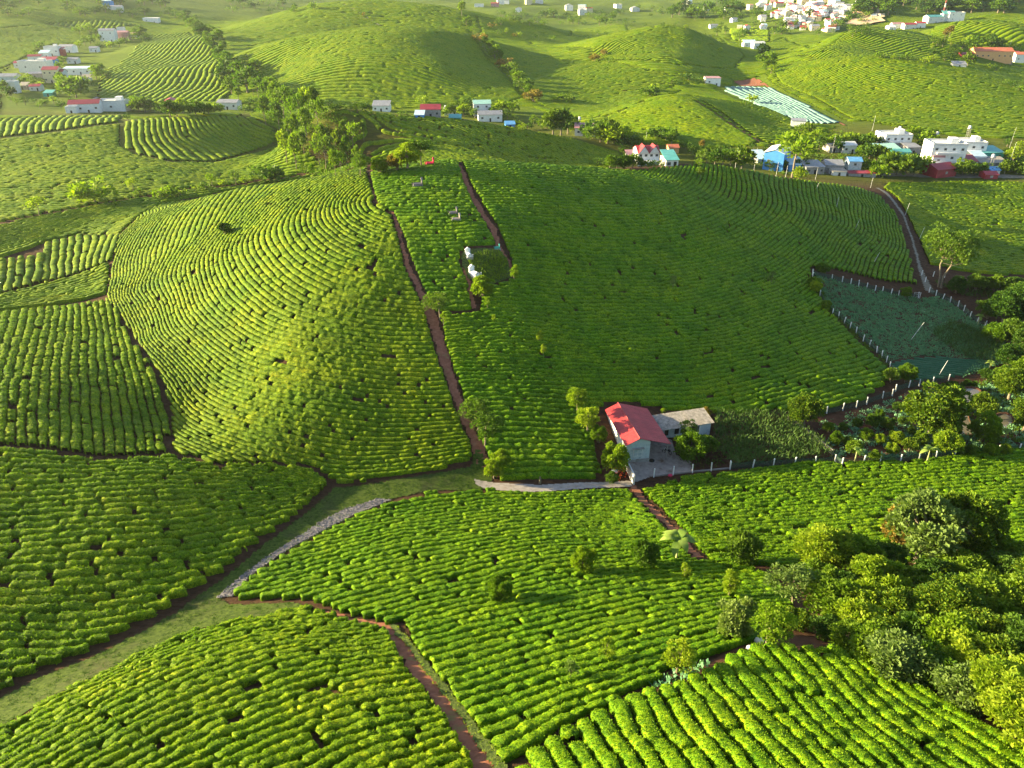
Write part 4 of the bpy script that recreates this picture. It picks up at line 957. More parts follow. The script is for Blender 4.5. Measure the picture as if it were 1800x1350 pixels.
belt([(235,338,24),(292,350,22),(302,342,18),(318,345,14),(362,336,16),(374,330,24),(392,327,12),(415,325,24),(432,322,12),(448,320,12),(468,322,32),(286,352,14),(70,382,34),(168,358,40),(245,345,14),(345,340,12),(208,362,10),(190,364,10)],
     'small bright tree from the left along the foot of the left slope', 'small trees along the foot of the left slope', ('far_loose', 'far_bush'), ('yellow', 'yellow', 'olive'))
belt([(322,38,16),(330,48,20),(340,55,20),(350,62,22),(358,70,22),(366,80,24),(374,88,24),(380,98,24),(388,110,26),(395,95,22),(330,30,12),(345,42,16),(402,130,30),(412,140,34),(425,152,38),(436,165,40),(395,150,28),(408,165,26),(420,180,26),(440,140,26),(450,125,18),(385,72,18),(370,62,16),(312,32,10),(300,28,10),(285,32,10),(398,118,24)],
     'tree from the left along the ridge between the two tea hills, upper left', 'trees along the upper left ridge', ('far_round', 'far_tall', 'far_round'), ('olive', 'green', 'dark', 'olive'))
belt([(812,30,26,'far_tall'),(820,45,16),(832,60,14),(843,75,16),(852,85,20,'far_tall'),(862,95,24,'far_tall'),(870,105,22),(880,112,22,'far_tall'),(888,122,18),(896,130,20),(905,140,18),(912,148,20),(920,158,20),(928,168,18),(936,178,20),(848,68,10),(875,62,10),(866,50,10),(890,60,10),(905,66,8),(630,26,10,'far_tall'),(640,34,12,'far_tall')],
     'tree from the left in the line down the central hill', 'line of trees down the central hill', ('far_round', 'far_bush'), ('olive', 'yellow', 'brown', 'green'))
belt([(578,192,16),(590,195,12),(600,194,12),(615,196,10),(628,198,14),(640,196,16),(650,198,12),(705,205,10),(715,206,10),(742,184,16),(792,205,20),(806,202,24),(815,206,20),(826,195,22),(872,205,18),(880,212,14),(892,208,14),(882,196,18),(900,198,20),(905,214,12),(765,205,18),(778,205,14),(835,208,16),(910,225,14),(918,232,14),(927,228,12),(938,220,16),(960,226,22),(972,238,40),(986,240,42),(998,236,34),(1012,236,20),(1042,244,30),(1055,250,36),(1068,252,38),(1080,254,36),(1092,262,22),(1050,238,22),(1100,272,16),(1000,182,16,'far_bush'),(990,178,14,'far_bush'),(975,180,12,'far_bush')],
     'tree from the left among the houses of the central hamlet', 'trees of the central hamlet', ('far_round', 'far_bush'), ('green', 'yellow', 'olive', 'dark', 'mango'))
belt([(1108,262,24),(1118,252,16),(1152,245,20),(1170,248,24),(1180,255,24),(1050,292,14),(1060,294,16),(1072,296,20),(1085,296,22),(1098,297,22),(1112,297,24),(1126,298,18),(1140,298,16),(1150,297,14),(1162,295,12),(1205,262,14),(1212,268,16),(1222,275,20),(1232,268,22,'far_tall','brown'),(1244,276,18),(1228,294,14),(1242,288,26),(1256,292,26),(1270,292,26),(1284,290,24),(1250,278,14),(1262,275,18),(1276,278,18),(1303,300,36,'far_round','mango'),(1292,280,16),(1325,262,10),(1230,318,24,'far_tall','olive')],
     'tree from the left around the twin gabled house', 'trees around the twin gabled house', ('far_round', 'far_bush'), ('dark', 'green', 'olive', 'dark'))
belt([(1360,290,20),(1352,300,16),(1374,300,18),(1392,312,74,'far_loose','yellow'),(1408,300,20),(1415,292,40,'far_loose','olive'),(1403,318,22,'far_round','yellow'),(1440,262,20),(1450,255,18),(1462,262,22),(1472,266,22),(1482,260,22),(1492,256,22),(1505,258,20),(1518,262,22),(1528,258,22),(1420,240,20),(1432,248,20),(1408,232,14),(1445,240,14),(1460,244,14),(1517,276,20),(1528,280,26),(1540,282,24),(1550,280,20),(1534,308,22),(1545,312,22),(1560,305,34),(1575,308,38),(1590,306,34),(1605,308,34),(1618,306,28),(1537,254,18),(1600,248,22,'far_round','yellow'),(1612,246,20,'far_round','yellow'),(1622,262,26,'far_round','yellow'),(1632,252,20),(1638,246,18),(1692,308,26),(1702,304,20),(1712,308,20),(1725,306,18),(1735,304,16),(1765,306,22),(1775,300,18),(1788,306,22),(1800,300,22),(1780,284,22,'far_round','yellow'),(1768,278,16,'far_round','yellow'),(1790,268,18),(1770,258,14),(1478,240,10),(1486,246,12),(1582,262,12),(1820,300,26),(1520,300,20),(1548,260,16)],
     'tree from the left among the houses of the right village', 'trees of the right village', ('far_round', 'far_bush'), ('green', 'yellow', 'olive', 'dark', 'mango'))
belt([(8,165,20),(18,170,18),(30,160,12),(40,148,14),(50,145,14),(60,152,16),(68,158,14),(75,150,12),(110,150,20),(118,160,26),(126,168,34),(134,172,34),(142,165,24),(150,155,16),(105,120,12),(112,112,12),(170,140,22),(178,135,20),(188,140,14),(72,90,16),(66,86,12),(58,100,10),(48,98,10),(140,85,12),(150,80,14),(160,78,14),(172,72,12),(180,88,12),(195,84,12),(210,82,12),(222,78,12),(235,72,12),(248,70,20),(255,76,16),(140,60,14),(150,55,14),(158,58,14),(168,62,12),(20,180,10),(45,184,12),(60,182,10),(80,186,12),(95,182,12),(110,190,12),(118,196,10),(30,185,12),(70,190,10),(232,192,20),(245,196,26),(256,198,24),(265,195,18),(278,198,14),(285,200,16),(300,206,26),(312,205,26),(322,200,24),(335,200,24),(345,205,24),(355,202,22),(368,204,20),(378,200,18),(388,200,16),(225,212,12,'far_round','dark'),(430,198,14),(440,190,14),(130,188,14),(160,150,10)],
     'tree from the left in the left village', 'trees of the left village', ('far_round', 'far_bush'), ('dark', 'green', 'olive', 'olive', 'yellow'))
belt([(1420,88,8),(1062,98,12,'far_bush','brown'),(1045,108,14,'far_bush','brown'),(1070,110,10,'far_bush'),(1005,88,8),(1000,92,10),(1165,48,8),(1190,46,8),(1205,52,8),(1180,150,14),(1150,162,14,'far_bush'),(1142,170,18,'far_bush'),(1210,142,12,'far_bush'),(1230,146,10,'far_bush'),(1265,92,8),(1320,180,14,'far_bush'),(1310,186,10,'far_bush'),(1340,100,20),(1346,112,20),(1350,124,18),(1355,130,14),(1300,72,16),(1260,62,14),(1275,60,12),(910,66,10,'far_bush'),(940,68,8,'far_bush'),(970,72,10,'far_bush'),(1030,70,8,'far_bush'),(1050,62,8),(1065,64,8),(1660,72,22,'far_tall','brown'),(1668,66,20,'far_tall','brown'),(1632,84,10),(1646,82,14),(1640,78,14),(1656,84,14),(1670,84,14),(1690,90,16),(1700,86,20),(1710,92,24),(1740,88,24),(1755,90,20),(1780,92,14),(1545,104,12,'far_bush'),(1555,104,10,'far_bush'),(1570,106,10,'far_bush'),(1580,106,10,'far_bush'),(1595,106,12,'far_bush'),(1610,108,10,'far_bush'),(1625,112,12,'far_bush'),(1640,112,14),(1660,108,14),(1675,112,14),(1700,118,22,'far_round','mango'),(1740,122,10),(1750,124,10),(1640,98,12),(1665,96,14),(1680,98,14),(1770,150,10),(1780,156,12),(1790,162,12),(1636,92,16,'far_tall','yellow')],
     'tree from the left dotted over the distant tea hills', 'trees dotted over the distant hills', ('far_round', 'far_round', 'far_bush'), ('olive', 'green', 'dark', 'yellow'))
rr_ = random.Random(4)
it = []
for _ in range(60): it.append((rr_.uniform(870,1080), rr_.uniform(26,46), rr_.uniform(7,13)))
for _ in range(26): it.append((rr_.uniform(1180,1300), rr_.uniform(14,34), rr_.uniform(10,20)))
for _ in range(60): it.append((rr_.uniform(1300,1540), rr_.uniform(24,66), rr_.uniform(7,14)))
for _ in range(30): it.append((rr_.uniform(1080,1330), rr_.uniform(6,52), rr_.uniform(5,9)))
for _ in range(24): it.append((rr_.uniform(400,560), rr_.uniform(4,24), rr_.uniform(6,14)))
belt(it, 'tree from the left in the woods around the distant town', 'trees around the distant town', ('far_round', 'far_bush'), ('green', 'olive', 'dark', 'olive'))
it = []
for _ in range(70):
    u = rr_.uniform(1500, 1800); it.append((u, rr_.uniform(-10, 30 if u < 1640 else 24), rr_.uniform(10, 22)))
for _ in range(46): it.append((rr_.uniform(0,330), rr_.uniform(2,34), rr_.uniform(7,14)))
belt(it, 'tree from the left on the wooded slope at the top edge', 'trees on the far wooded slopes', ('far_round',), ('dark', 'green', 'dark'), wide=1.5)

flush_small(); print('small', len(SMALL))
# ------------------------------------------------------------------ far buildings
def boxm(x0, x1, y0, y1, z0, z1):
    V = [(x, y, z) for z in (z0, z1) for x, y in ((x0, y0), (x1, y0), (x1, y1), (x0, y1))]
    return np.array(V, float), np.array([(0, 3, 2, 1), (4, 5, 6, 7), (0, 1, 5, 4), (1, 2, 6, 5), (2, 3, 7, 6), (3, 0, 4, 7)])
def box(name, x0, x1, y0, y1, z0, z1, mat, parent):
    return link(name, mesh_np(name, *boxm(x0, x1, y0, y1, z0, z1), mat, smooth=False), parent)
def gable(w, d, h, rise, ov, th=.12, axis='x'):
    """two slabs; ridge along x (axis x) or along y"""
    out = []
    if axis == 'x':
        for s in (-1, 1):
            y0 = s * (d / 2 + ov); e = h - rise * ov / (d / 2)
            a = [(-w / 2 - ov, y0, e), (w / 2 + ov, y0, e), (w / 2 + ov, 0, h + rise), (-w / 2 - ov, 0, h + rise)]
            out.append((np.array(a + [(x, y, z + th) for x, y, z in a], float), np.array([(0, 3, 2, 1), (4, 5, 6, 7), (0, 1, 5, 4), (1, 2, 6, 5), (2, 3, 7, 6), (3, 0, 4, 7)])))
    else:
        for s in (-1, 1):
            x0 = s * (w / 2 + ov); e = h - rise * ov / (w / 2)
            a = [(x0, -d / 2 - ov, e), (x0, d / 2 + ov, e), (0, d / 2 + ov, h + rise), (0, -d / 2 - ov, h + rise)]
            out.append((np.array(a + [(x, y, z + th) for x, y, z in a], float), np.array([(0, 3, 2, 1), (4, 5, 6, 7), (0, 1, 5, 4), (1, 2, 6, 5), (2, 3, 7, 6), (3, 0, 4, 7)])))
    return join(out)
def walls_gable(w, d, h, rise, axis):
    V, Fq = boxm(-w / 2, w / 2, -d / 2, d / 2, -1.5, h)
    if axis == 'x': g = [(-w / 2, -d / 2, h), (-w / 2, d / 2, h), (-w / 2, 0, h + rise), (w / 2, -d / 2, h), (w / 2, d / 2, h), (w / 2, 0, h + rise)]
    else: g = [(-w / 2, -d / 2, h), (w / 2, -d / 2, h), (0, -d / 2, h + rise), (-w / 2, d / 2, h), (w / 2, d / 2, h), (0, d / 2, h + rise)]
    g = np.array(g, float)
    return join([(V, Fq), (g, np.array([(0, 1, 2, 2), (3, 4, 5, 5)]))])
def house(u, v, wpx, hpx, dep, rot, wall, roof, kind, label, name='house', cat='house', rise=.28, win=2, floors=1, group=None, door=True, tank=False, small=False):
    """(u, v): middle of the front foot. kind: gx ridge along the front, gy gable to the front, flat, mono"""
    P, s = ppm(u, v); ang = PITCH - math.atan((675 - v) / F)
    w = wpx / s; h = hpx / s / cos(ang); d = dep
    c, sn = cos(rot), sin(rot); P = P + np.array([-sn * d / 2, c * d / 2, 0])
    z = min(zf(P[0] + dx, P[1] + dy) for dx in (-w / 2, w / 2) for dy in (-d / 2, d / 2)) + .1
    z = max(z, zf(P[0], P[1] - d / 2) - .6)
    t = thing(name, label, cat, (P[0], P[1], z), rot, group)
    if kind in ('gx', 'gy'):
        ax = kind[1]; rs = rise * (d if ax == 'x' else w) / 2 * 1.3
        V, Fq = walls_gable(w, d, h, rs, ax)
        # triangles as quads with a doubled corner are not clean: build walls box + gable prisms
        link('wall', mesh_np('wall', *boxm(-w / 2, w / 2, -d / 2, d / 2, -2, h), wall, smooth=False), t)
        if ax == 'x':
            for sx in (-1, 1):
                x0, x1 = sorted((sx * w / 2, sx * (w / 2 - .25)))
                V = np.array([(x, y, zz) for x in (x0, x1) for y, zz in ((-d / 2, h), (d / 2, h), (0, h + rs - .02))], float)
                tri_prism('gable_wall', V, wall, t)
            link('roof', mesh_np('roof', *gable(w, d, h + .03, rs, .35), roof, smooth=False), t)
        else:
            for sy in (-1, 1):
                y0, y1 = sorted((sy * d / 2, sy * (d / 2 - .25)))
                V = np.array([(x, y, zz) for y in (y0, y1) for x, zz in ((-w / 2, h), (w / 2, h), (0, h + rs - .02))], float)
                tri_prism('gable_wall', V, wall, t)
            link('roof', mesh_np('roof', *gable(w, d, h + .03, rs, .35, axis='y'), roof, smooth=False), t)
    elif kind == 'flat':
        box('wall', -w / 2, w / 2, -d / 2, d / 2, -2, h, wall, t)
        V, Fq = join([boxm(-w / 2 - .15, w / 2 + .15, -d / 2 - .15, d / 2 + .15, h + .01, h + .2), boxm(-w / 2, w / 2, -d / 2, -d / 2 + .2, h + .2, h + .9), boxm(-w / 2, w / 2, d / 2 - .2, d / 2, h + .2, h + .9), boxm(-w / 2, -w / 2 + .2, -d / 2 + .2, d / 2 - .2, h + .2, h + .9), boxm(w / 2 - .2, w / 2, -d / 2 + .2, d / 2 - .2, h + .2, h + .9)])
        link('roof', mesh_np('roof', V, Fq, roof, smooth=False), t)
        if not small:
            box('stair_house', w * .12, w * .34, -d * .1, d * .3, h + .21, h + 2.4, wall, t)
            for f in range(1, floors): box('balcony', -w * .36, w * .3, -d / 2 - 1.1, -d / 2 - .1, h * f / floors - .12, h * f / floors + .75, wall, t)
    else:
        box('wall', -w / 2, w / 2, -d / 2, d / 2, -2, h, wall, t)
        a = [(-w / 2 - .3, -d / 2 - .3, h + .02), (w / 2 + .3, -d / 2 - .3, h + .02), (w / 2 + .3, d / 2 + .3, h + rise * d), (-w / 2 - .3, d / 2 + .3, h + rise * d)]
        V = np.array(a + [(x, y, zz + .12) for x, y, zz in a], float)
        link('roof', mesh_np('roof', V, np.array([(0, 3, 2, 1), (4, 5, 6, 7), (0, 1, 5, 4), (1, 2, 6, 5), (2, 3, 7, 6), (3, 0, 4, 7)]), roof, smooth=False), t)
    fh = h / floors
    for f in range(floors):
        for i in range(win):
            x = -w / 2 + w * (i + .5) / win
            if door and f == 0 and i == win // 2:
                box('door', x - .5, x + .5, -d / 2 - .05, -d / 2 + .02, 0, min(2.1, fh * .8), DARK, t); continue
            zc = f * fh + fh * .55; wn = box('window', x - .65, x + .65, -d / 2 - .06, -d / 2 + .02, zc - .6, zc + .55, GREYW, t)
            if not small: box('pane', x - .52, x + .52, -d / 2 - .085, -d / 2 - .061, zc - .48, zc + .43, GLASSY, wn)
        if not small:
            for i in range(max(1, int(d / 4))):
                y = -d / 2 + d * (i + .5) / max(1, int(d / 4)); zc = f * fh + fh * .55
                box('window', -w / 2 - .06, -w / 2 + .02, y - .5, y + .5, zc - .6, zc + .5, DARK, t)
    return t, w, h, d
def tri_prism(name, V, mat, parent):
    me = bpy.data.meshes.new(name); me.from_pydata([tuple(v) for v in V], [], [(0, 1, 2), (5, 4, 3), (0, 3, 4, 1), (1, 4, 5, 2), (2, 5, 3, 0)])
    me.materials.append(mat); return link(name, me, parent)
def water_tank(u, v, hpx, label, mat=None):
    P, s = ppm(u, v); ang = PITCH - math.atan((675 - v) / F); H = hpx / s / cos(ang)
    t = thing('water_tank', label, 'water tank', (P[0], P[1], zf(P[0], P[1])))
    for x in (-.7, .7):
        for y in (-.7, .7):
            V, Fq = tube([[x, y, -.3], [x * .8, y * .8, H - 1.7]], [.09, .09], 5); link('leg', mesh_np('leg', V, Fq, GREYW), t)
    box('platform', -1, 1, -1, 1, H - 1.7, H - 1.5, GREYW, t)
    V, Fq = tube([[0, 0, H - 1.5], [0, 0, H - .3], [0, 0, H - .05], [0, 0, H]], [.75, .75, .45, .02], 12); link('tank', mesh_np('tank', V, Fq, mat or STEEL), t)
HS = house
# twin gabled house
t, w, h, d = HS(1139,291,38,22,11,.08,WHITE,REDR,'gx','white house with twin red roofed gables behind the main hill crest', win=4, floors=2, rise=.3)
for sx in (-1, 1):
    x0 = sx * w * .25
    V = np.array([(x0 + a, y, z) for y in (-d / 2 - 1.0, -d / 2 + 1) for a, z in ((-w * .22, h), (w * .22, h), (0, h + 3.0))], float); tri_prism('gable_wall', V, WHITE, t)
    a = []
    for s_ in (-1, 1):
        q = [(x0 + s_ * w * .26, -d / 2 - 1.3, h - .35), (x0 + s_ * w * .26, 0, h - .35), (x0, 0, h + 3.2), (x0, -d / 2 - 1.3, h + 3.2)]
        a.append((np.array(q + [(x, y, z + .12) for x, y, z in q], float), np.array([(0, 3, 2, 1), (4, 5, 6, 7), (0, 1, 5, 4), (1, 2, 6, 5), (2, 3, 7, 6), (3, 0, 4, 7)])))
    V, Fq = join(a); link('gable_roof', mesh_np('gable_roof', V, Fq, REDR, smooth=False), t)
box('lower_block', -w / 2, w / 2, -d / 2 - 3.0, -d / 2 - .07, -2, h * .42, WHITE2, t)
HS(1181,292,22,13,8,.08,WHITE2,TEALR,'mono','white annex with a teal sheet roof right of the twin gabled house', win=2, rise=.22)
HS(1184,270,18,10,6,.08,ORANGE,ORR,'gx','annex with an orange tiled roof behind the teal roof', win=1, small=True)
HS(1110,282,14,8,6,.1,GREYW,PINKR,'mono','low grey lean-to left of the twin gabled house', 'shed', 'shed', win=1, small=True)
# village right
HS(1340,288,18,8,9,.1,GREYW,SKYR,'mono','small shed with a pale blue roof left of the blue hall', 'shed', 'shed', win=1, small=True)
HS(1357,300,34,30,16,-.5,BLUEW,WHITE,'gy','blue fronted hall with white roof at the left of the right village', 'hall', 'hall', rise=.25, win=2)
HS(1400,302,30,12,12,.0,BLUEW,SKYR,'mono','blue lean-to right of the blue fronted hall', 'shed', 'shed', win=1, rise=.1)
HS(1432,306,34,12,9,.1,GREYW,GREYR,'mono','grey low shed, leftmost of the sheds on the lane', 'shed', 'shed', win=3, rise=.15)
HS(1465,304,30,14,9,-.1,GREYW,GREYR,'gx','grey shed in the middle of the sheds on the lane', 'shed', 'shed', win=2)
HS(1475,309,24,8,5,0,WHITE2,ASB,'mono','small grey outhouse in front of the middle shed', 'shed', 'shed', win=1, rise=.1)
HS(1500,306,22,22,7,-.1,PALEBLUE,BLUER,'gx','narrow grey block with a bright blue roof on the lane', win=1, floors=2)
HS(1515,311,48,7,4,0,GREYW,DREDR,'mono','long low dark red roof along the lane wall', 'shed', 'shed', win=1, small=True, rise=.1)
HS(1492,270,24,14,7,.1,WHITE2,WHITE2,'gx','small pale house among trees in the right village', win=2)
HS(1466,268,20,9,7,.2,GREYW,ASB,'gx','old brown roofed hut left of the small pale house', 'shed', 'shed', win=1, small=True)
HS(1576,262,48,22,12,.05,WHITE,WHITE2,'flat','flat roofed white house with roof terrace, upper middle of the right village', win=4, floors=2)
HS(1560,274,42,12,8,.05,WHITE,MINTR,'mono','mint roofed porch in front of the flat roofed white house', 'shed', 'shed', win=2, rise=.15)
HS(1585,280,28,12,6,.05,GREENW,TEALR,'gx','teal shed beside the mint roofed porch', 'shed', 'shed', win=1)
HS(1605,272,24,12,8,.05,GREYW,GREYR,'mono','dark grey shed right of the flat roofed white house', 'shed', 'shed', win=1, rise=.1)
water_tank(1578,243,20,'steel water tank on the flat roofed white house')
water_tank(1644,250,18,'steel water tank beside the yellow tree of the right village')
t, w, h, d = HS(1660,300,58,42,12,-.08,WHITE,WHITE2,'flat','large blinding white house in the right village', win=4, floors=3)
HS(1645,300,20,22,8,-.08,WHITE,PINKR,'flat','pink edged side wing at the left of the large white house', win=1, floors=2)
HS(1706,280,44,26,12,-.1,WHITE,WHITE2,'flat','white rear block right of the large white house', win=3, floors=2)
HS(1662,312,44,14,10,.35,DREDR,DREDR,'gx','red metal shed in front of the large white house', 'shed', 'shed', win=1, small=True, door=False)
HS(1742,282,42,13,10,.1,GREENW,TEALR,'mono','long teal roofed shed at the right of the white blocks', 'shed', 'shed', win=3, rise=.15)
HS(1748,296,50,9,10,.0,GREYW,ASB,'mono','grey barn roof below the teal shed', 'shed', 'shed', win=2, rise=.1)
HS(1702,297,28,12,7,0,WHITE,DREDR,'mono','low wing with a dark red roof right of the large white house', 'shed', 'shed', win=1)
HS(1720,290,22,14,6,.1,WHITE,SKYR,'mono','small wing with a pale blue roof beside the water tower', 'shed', 'shed', win=1)
HS(1748,308,18,8,6,.1,WHITE2,BLUER,'gx','small blue roofed shed by the lane at the right', 'shed', 'shed', win=1, small=True)
HS(1742,315,22,7,6,0,DREDR,DREDR,'gx','small dark red shed by the lane at the right', 'shed', 'shed', win=1, small=True, door=False)
water_tank(1698,250,28,'white water tank on a tall yellow tower behind the white blocks')
water_tank(1738,302,30,'water tank on thin legs in front of the barn roof')
# centre hamlet
HS(757,206,34,15,9,.05,GREYW,DREDR,'gx','house with a faded magenta roof in the central hamlet', win=3)
HS(793,203,24,12,8,0,WHITE2,WHITE2,'mono','small grey white shed right of the magenta roof', 'shed', 'shed', win=2, rise=.1)
HS(737,208,16,6,5,0,BLUEW,SKYR,'mono','small blue covered shelter left of the magenta roofed house', 'shed', 'shed', win=1, small=True)
HS(800,211,20,6,6,0,GREENW,TEALR,'gx','low teal roof partly behind the dark slope', 'shed', 'shed', win=1, small=True)
HS(848,204,30,20,9,.1,WHITE,MINTR,'gx','white two storey house with a pale green roof in the hamlet', win=2, floors=2)
HS(862,214,42,12,9,.1,WHITE,GREYR,'gx','white house with a grey gabled roof at the right of the hamlet', win=3)
HS(897,224,16,7,6,.1,BLUEW,BLUER,'gx','small bright blue roof right of the hamlet', 'shed', 'shed', win=1, small=True)
HS(670,196,30,10,8,0,WHITE,GREYR,'mono','white and blue house alone left of the hamlet', win=3)
HS(1030,240,40,15,10,-.1,WHITE2,PINKR,'gx','old house with a faded pink roof between trees', win=3)
water_tank(1018,226,20,'white water tank behind the faded pink roof')
HS(1253,150,26,13,8,0,WHITE,PINKR,'mono','small white house with a turquoise front in the valley', win=2, rise=.05)
HS(1402,224,24,11,6,-.3,WHITE,GREYR,'mono','white shed with a grey roof beside the netted field', 'shed', 'shed', win=0, door=False, rise=.1)
HS(1745,106,64,16,14,-.1,ORANGE,ORR,'gx','long orange school building with a pale red roof, upper right', win=7)
HS(1700,104,22,9,8,-.1,DREDR,DREDR,'gx','dark red shed left of the orange building', 'shed', 'shed', win=1, small=True)
HS(1778,104,24,10,8,-.1,WHITE2,DREDR,'gx','shed with a dark red roof right of the orange building', 'shed', 'shed', win=1, small=True)
HS(1800,113,34,16,10,-.1,WHITE,ORR,'gx','white house with red roof at the right edge', win=3)
HS(1770,112,18,7,6,0,GREYW,GREYR,'mono','grey hut between the orange building and the white house', 'shed', 'shed', win=1, small=True)
HS(1686,119,22,6,6,-.2,WHITE2,GREYR,'mono','tiny grey hut below the orange building', 'shed', 'shed', win=1, small=True)
# left village
HS(150,198,50,16,10,.25,WHITE,DREDR,'gx','white house with a dark red roof at the lower end of the left village', win=4)
HS(197,196,48,17,10,.1,WHITE,WHITE2,'flat','plain white flat roofed block right of the dark red roof', win=1, door=False)
HS(126,199,18,10,7,.2,WHITE,WHITE2,'flat','low white wing left of the dark red roofed house', win=1, small=True)
HS(300,190,16,12,8,.2,DREDR,REDR,'gy','little red house between trees', win=1, small=True)
HS(400,193,36,12,8,-.1,WHITE2,GREYR,'gx','grey roofed white house at the end of the tree row', win=3)
t, w, h, d = HS(92,146,26,22,10,.1,CREAM,DREDR,'gx','cream villa with twin gables and a dark red roof, left village', win=3, floors=2)
HS(108,146,12,18,9,.1,PALEBLUE,DREDR,'gx','turquoise side wing of the cream villa', win=1, floors=2)
HS(137,132,46,10,7,.05,WHITE,SKYR,'mono','long white building with a pale blue roof, left village', win=4, rise=.15)
HS(60,128,52,18,10,-.05,WHITE2,WHITE2,'flat','long plain white wall building in the left village', win=2, door=False)
HS(62,138,28,8,6,.2,GREYW,GREYR,'gx','grey roofed lean-to in front of the long white wall', 'shed', 'shed', win=1, small=True)
HS(85,114,26,8,7,.05,BLUEW,DREDR,'mono','house with bright blue front and dark red roof, left village', win=2)
HS(62,108,22,8,7,.2,WHITE2,DREDR,'gx','house with a wide dark red roof, left village', win=1, small=True)
HS(92,98,24,14,8,.1,WHITE,WHITE2,'flat','white flat roofed house above the dark red roofs', win=3, floors=1)
HS(116,92,26,10,9,-.1,WHITE,GREYR,'gx','white house with a blue grey roof, topmost of the group', win=2)
HS(106,98,12,10,6,0,DREDR,DREDR,'mono','narrow dark red fronted annex', 'shed', 'shed', win=1, small=True)
HS(14,145,30,10,9,.1,PALEBLUE,GREYR,'gx','blue house with a grey roof at the left edge', win=2)
HS(22,164,16,18,7,.1,WHITE2,WHITE2,'flat','white block below the blue house at the left edge', win=1, small=True)
HS(40,158,14,7,6,0,GREYW,ASB,'mono','brown hut in the left village', 'shed', 'shed', win=1, small=True)
HS(85,170,16,6,5,0,GREENW,TEALR,'mono','small turquoise roof above the white houses', 'shed', 'shed', win=1, small=True)
HS(190,73,26,18,10,.1,WHITE,GREYR,'gx','white two storey house upper in the left village', win=2, floors=2)
HS(214,70,24,12,8,.1,PINKR,PINKR,'gx','mauve house right of the upper white house', win=2, small=True)
HS(213,60,12,10,6,.1,WHITE,WHITE2,'flat','little white block behind the mauve house', win=1, small=True)
HS(265,40,26,8,9,0,WHITE,WHITE2,'mono','white house alone at the end of the ridge', win=2, small=True, rise=.05)
HS(188,12,16,10,9,0,BLUEW,SKYR,'mono','blue house at the top edge of the photo', win=1, small=True)
HS(202,20,24,8,9,.1,WHITE2,GREYR,'gx','grey house below the blue house at the top edge', win=2, small=True)
for q in [(36,120,20,9,WHITE2,DREDR,'gx','low house with dark red roof left of the long white wall'),(78,102,16,8,WHITE,SKYR,'mono','small pale blue roofed house in the left village'),(128,112,18,7,WHITE2,GREYR,'gx','grey roofed hut above the pale blue roof'),(150,144,14,6,WHITE2,ASB,'mono','brown roofed hut right of the cream villa'),(170,130,14,7,WHITE,PINKR,'gx','small house with faded roof at the edge of the striped field'),(62,160,18,8,WHITE2,DREDR,'gx','dark red roofed hut below the cream villa'),(165,92,14,7,WHITE,GREYR,'gx','small white house on the track above the villa'),(236,66,14,6,WHITE2,PINKR,'gx','mauve roofed hut by the upper white houses')]:
    HS(q[0], q[1], q[2], q[3], 7, .1, q[4], q[5], q[6], q[7], win=2, small=True)
# far right cluster
HS(1318,84,22,8,9,0,WHITE,SKYR,'mono','pale blue roofed house in the valley behind the pointed hill', win=2, small=True)
HS(1334,88,20,11,9,.1,WHITE,WHITE2,'gx','white gabled house beside the pale blue roof', win=2, small=True)
HS(1645,40,32,10,12,.2,WHITE2,TEALR,'gx','white hall with a teal roof at the foot of the wooded slope', win=3, small=True)
HS(1680,38,26,14,12,-.1,WHITE,WHITE2,'flat','white block right of the teal roofed hall', win=2, floors=2, small=True)
HS(1668,37,22,12,12,-.1,PALEBLUE,TEALR,'mono','blue grey block behind the teal roofed hall', win=2, small=True)
HS(1600,51,22,8,10,.1,WHITE2,REDR,'gx','red roofed house left of the teal roofed hall', win=2, small=True)
HS(1618,49,16,8,9,-.1,WHITE,REDR,'gx','smaller red roofed house near the teal roofed hall', win=1, small=True)
HS(1578,50,20,8,9,0,WHITE2,PINKR,'gx','faded roofed house by the bare cliff', win=2, small=True)
HS(1568,54,12,6,8,0,WHITE,WHITE2,'gx','little white house by the bare cliff', win=1, small=True)
HS(1255,50,14,6,8,.1,WHITE2,GREYR,'gx','grey hut in the valley left of the striped field', 'shed', 'shed', win=1, small=True)
HS(1284,20,16,8,10,.1,WHITE,REDR,'gx','far house with a red roof right of the tree mass', win=2, small=True)
HS(870,12,14,6,9,0,PINKR,REDR,'gx','far reddish house at the top edge', win=1, small=True)
HS(842,13,16,5,9,0,WHITE,WHITE2,'flat','far white house at the top edge, left of the reddish one', win=1, small=True)
scatter('gully_undergrowth', [(436,172),(500,168),(560,200),(610,240),(645,290),(640,300),(560,312),(520,300),(505,262),(470,215)], 3.5, .8, 1.6, 'green', 'bushy undergrowth of the wooded gully behind the main hill', clump=14, seed=61, wid=.6, up=.4, cat='undergrowth')
scatter('village_undergrowth', [(1200,262),(1300,275),(1330,300),(1400,312),(1560,300),(1860,306),(1860,270),(1700,262),(1560,250),(1440,240),(1400,262)], 1.0, .8, 1.0, 'olive', 'rough bushy growth between the houses of the right village', clump=18, seed=62, wid=.6, up=.4, cat='undergrowth')
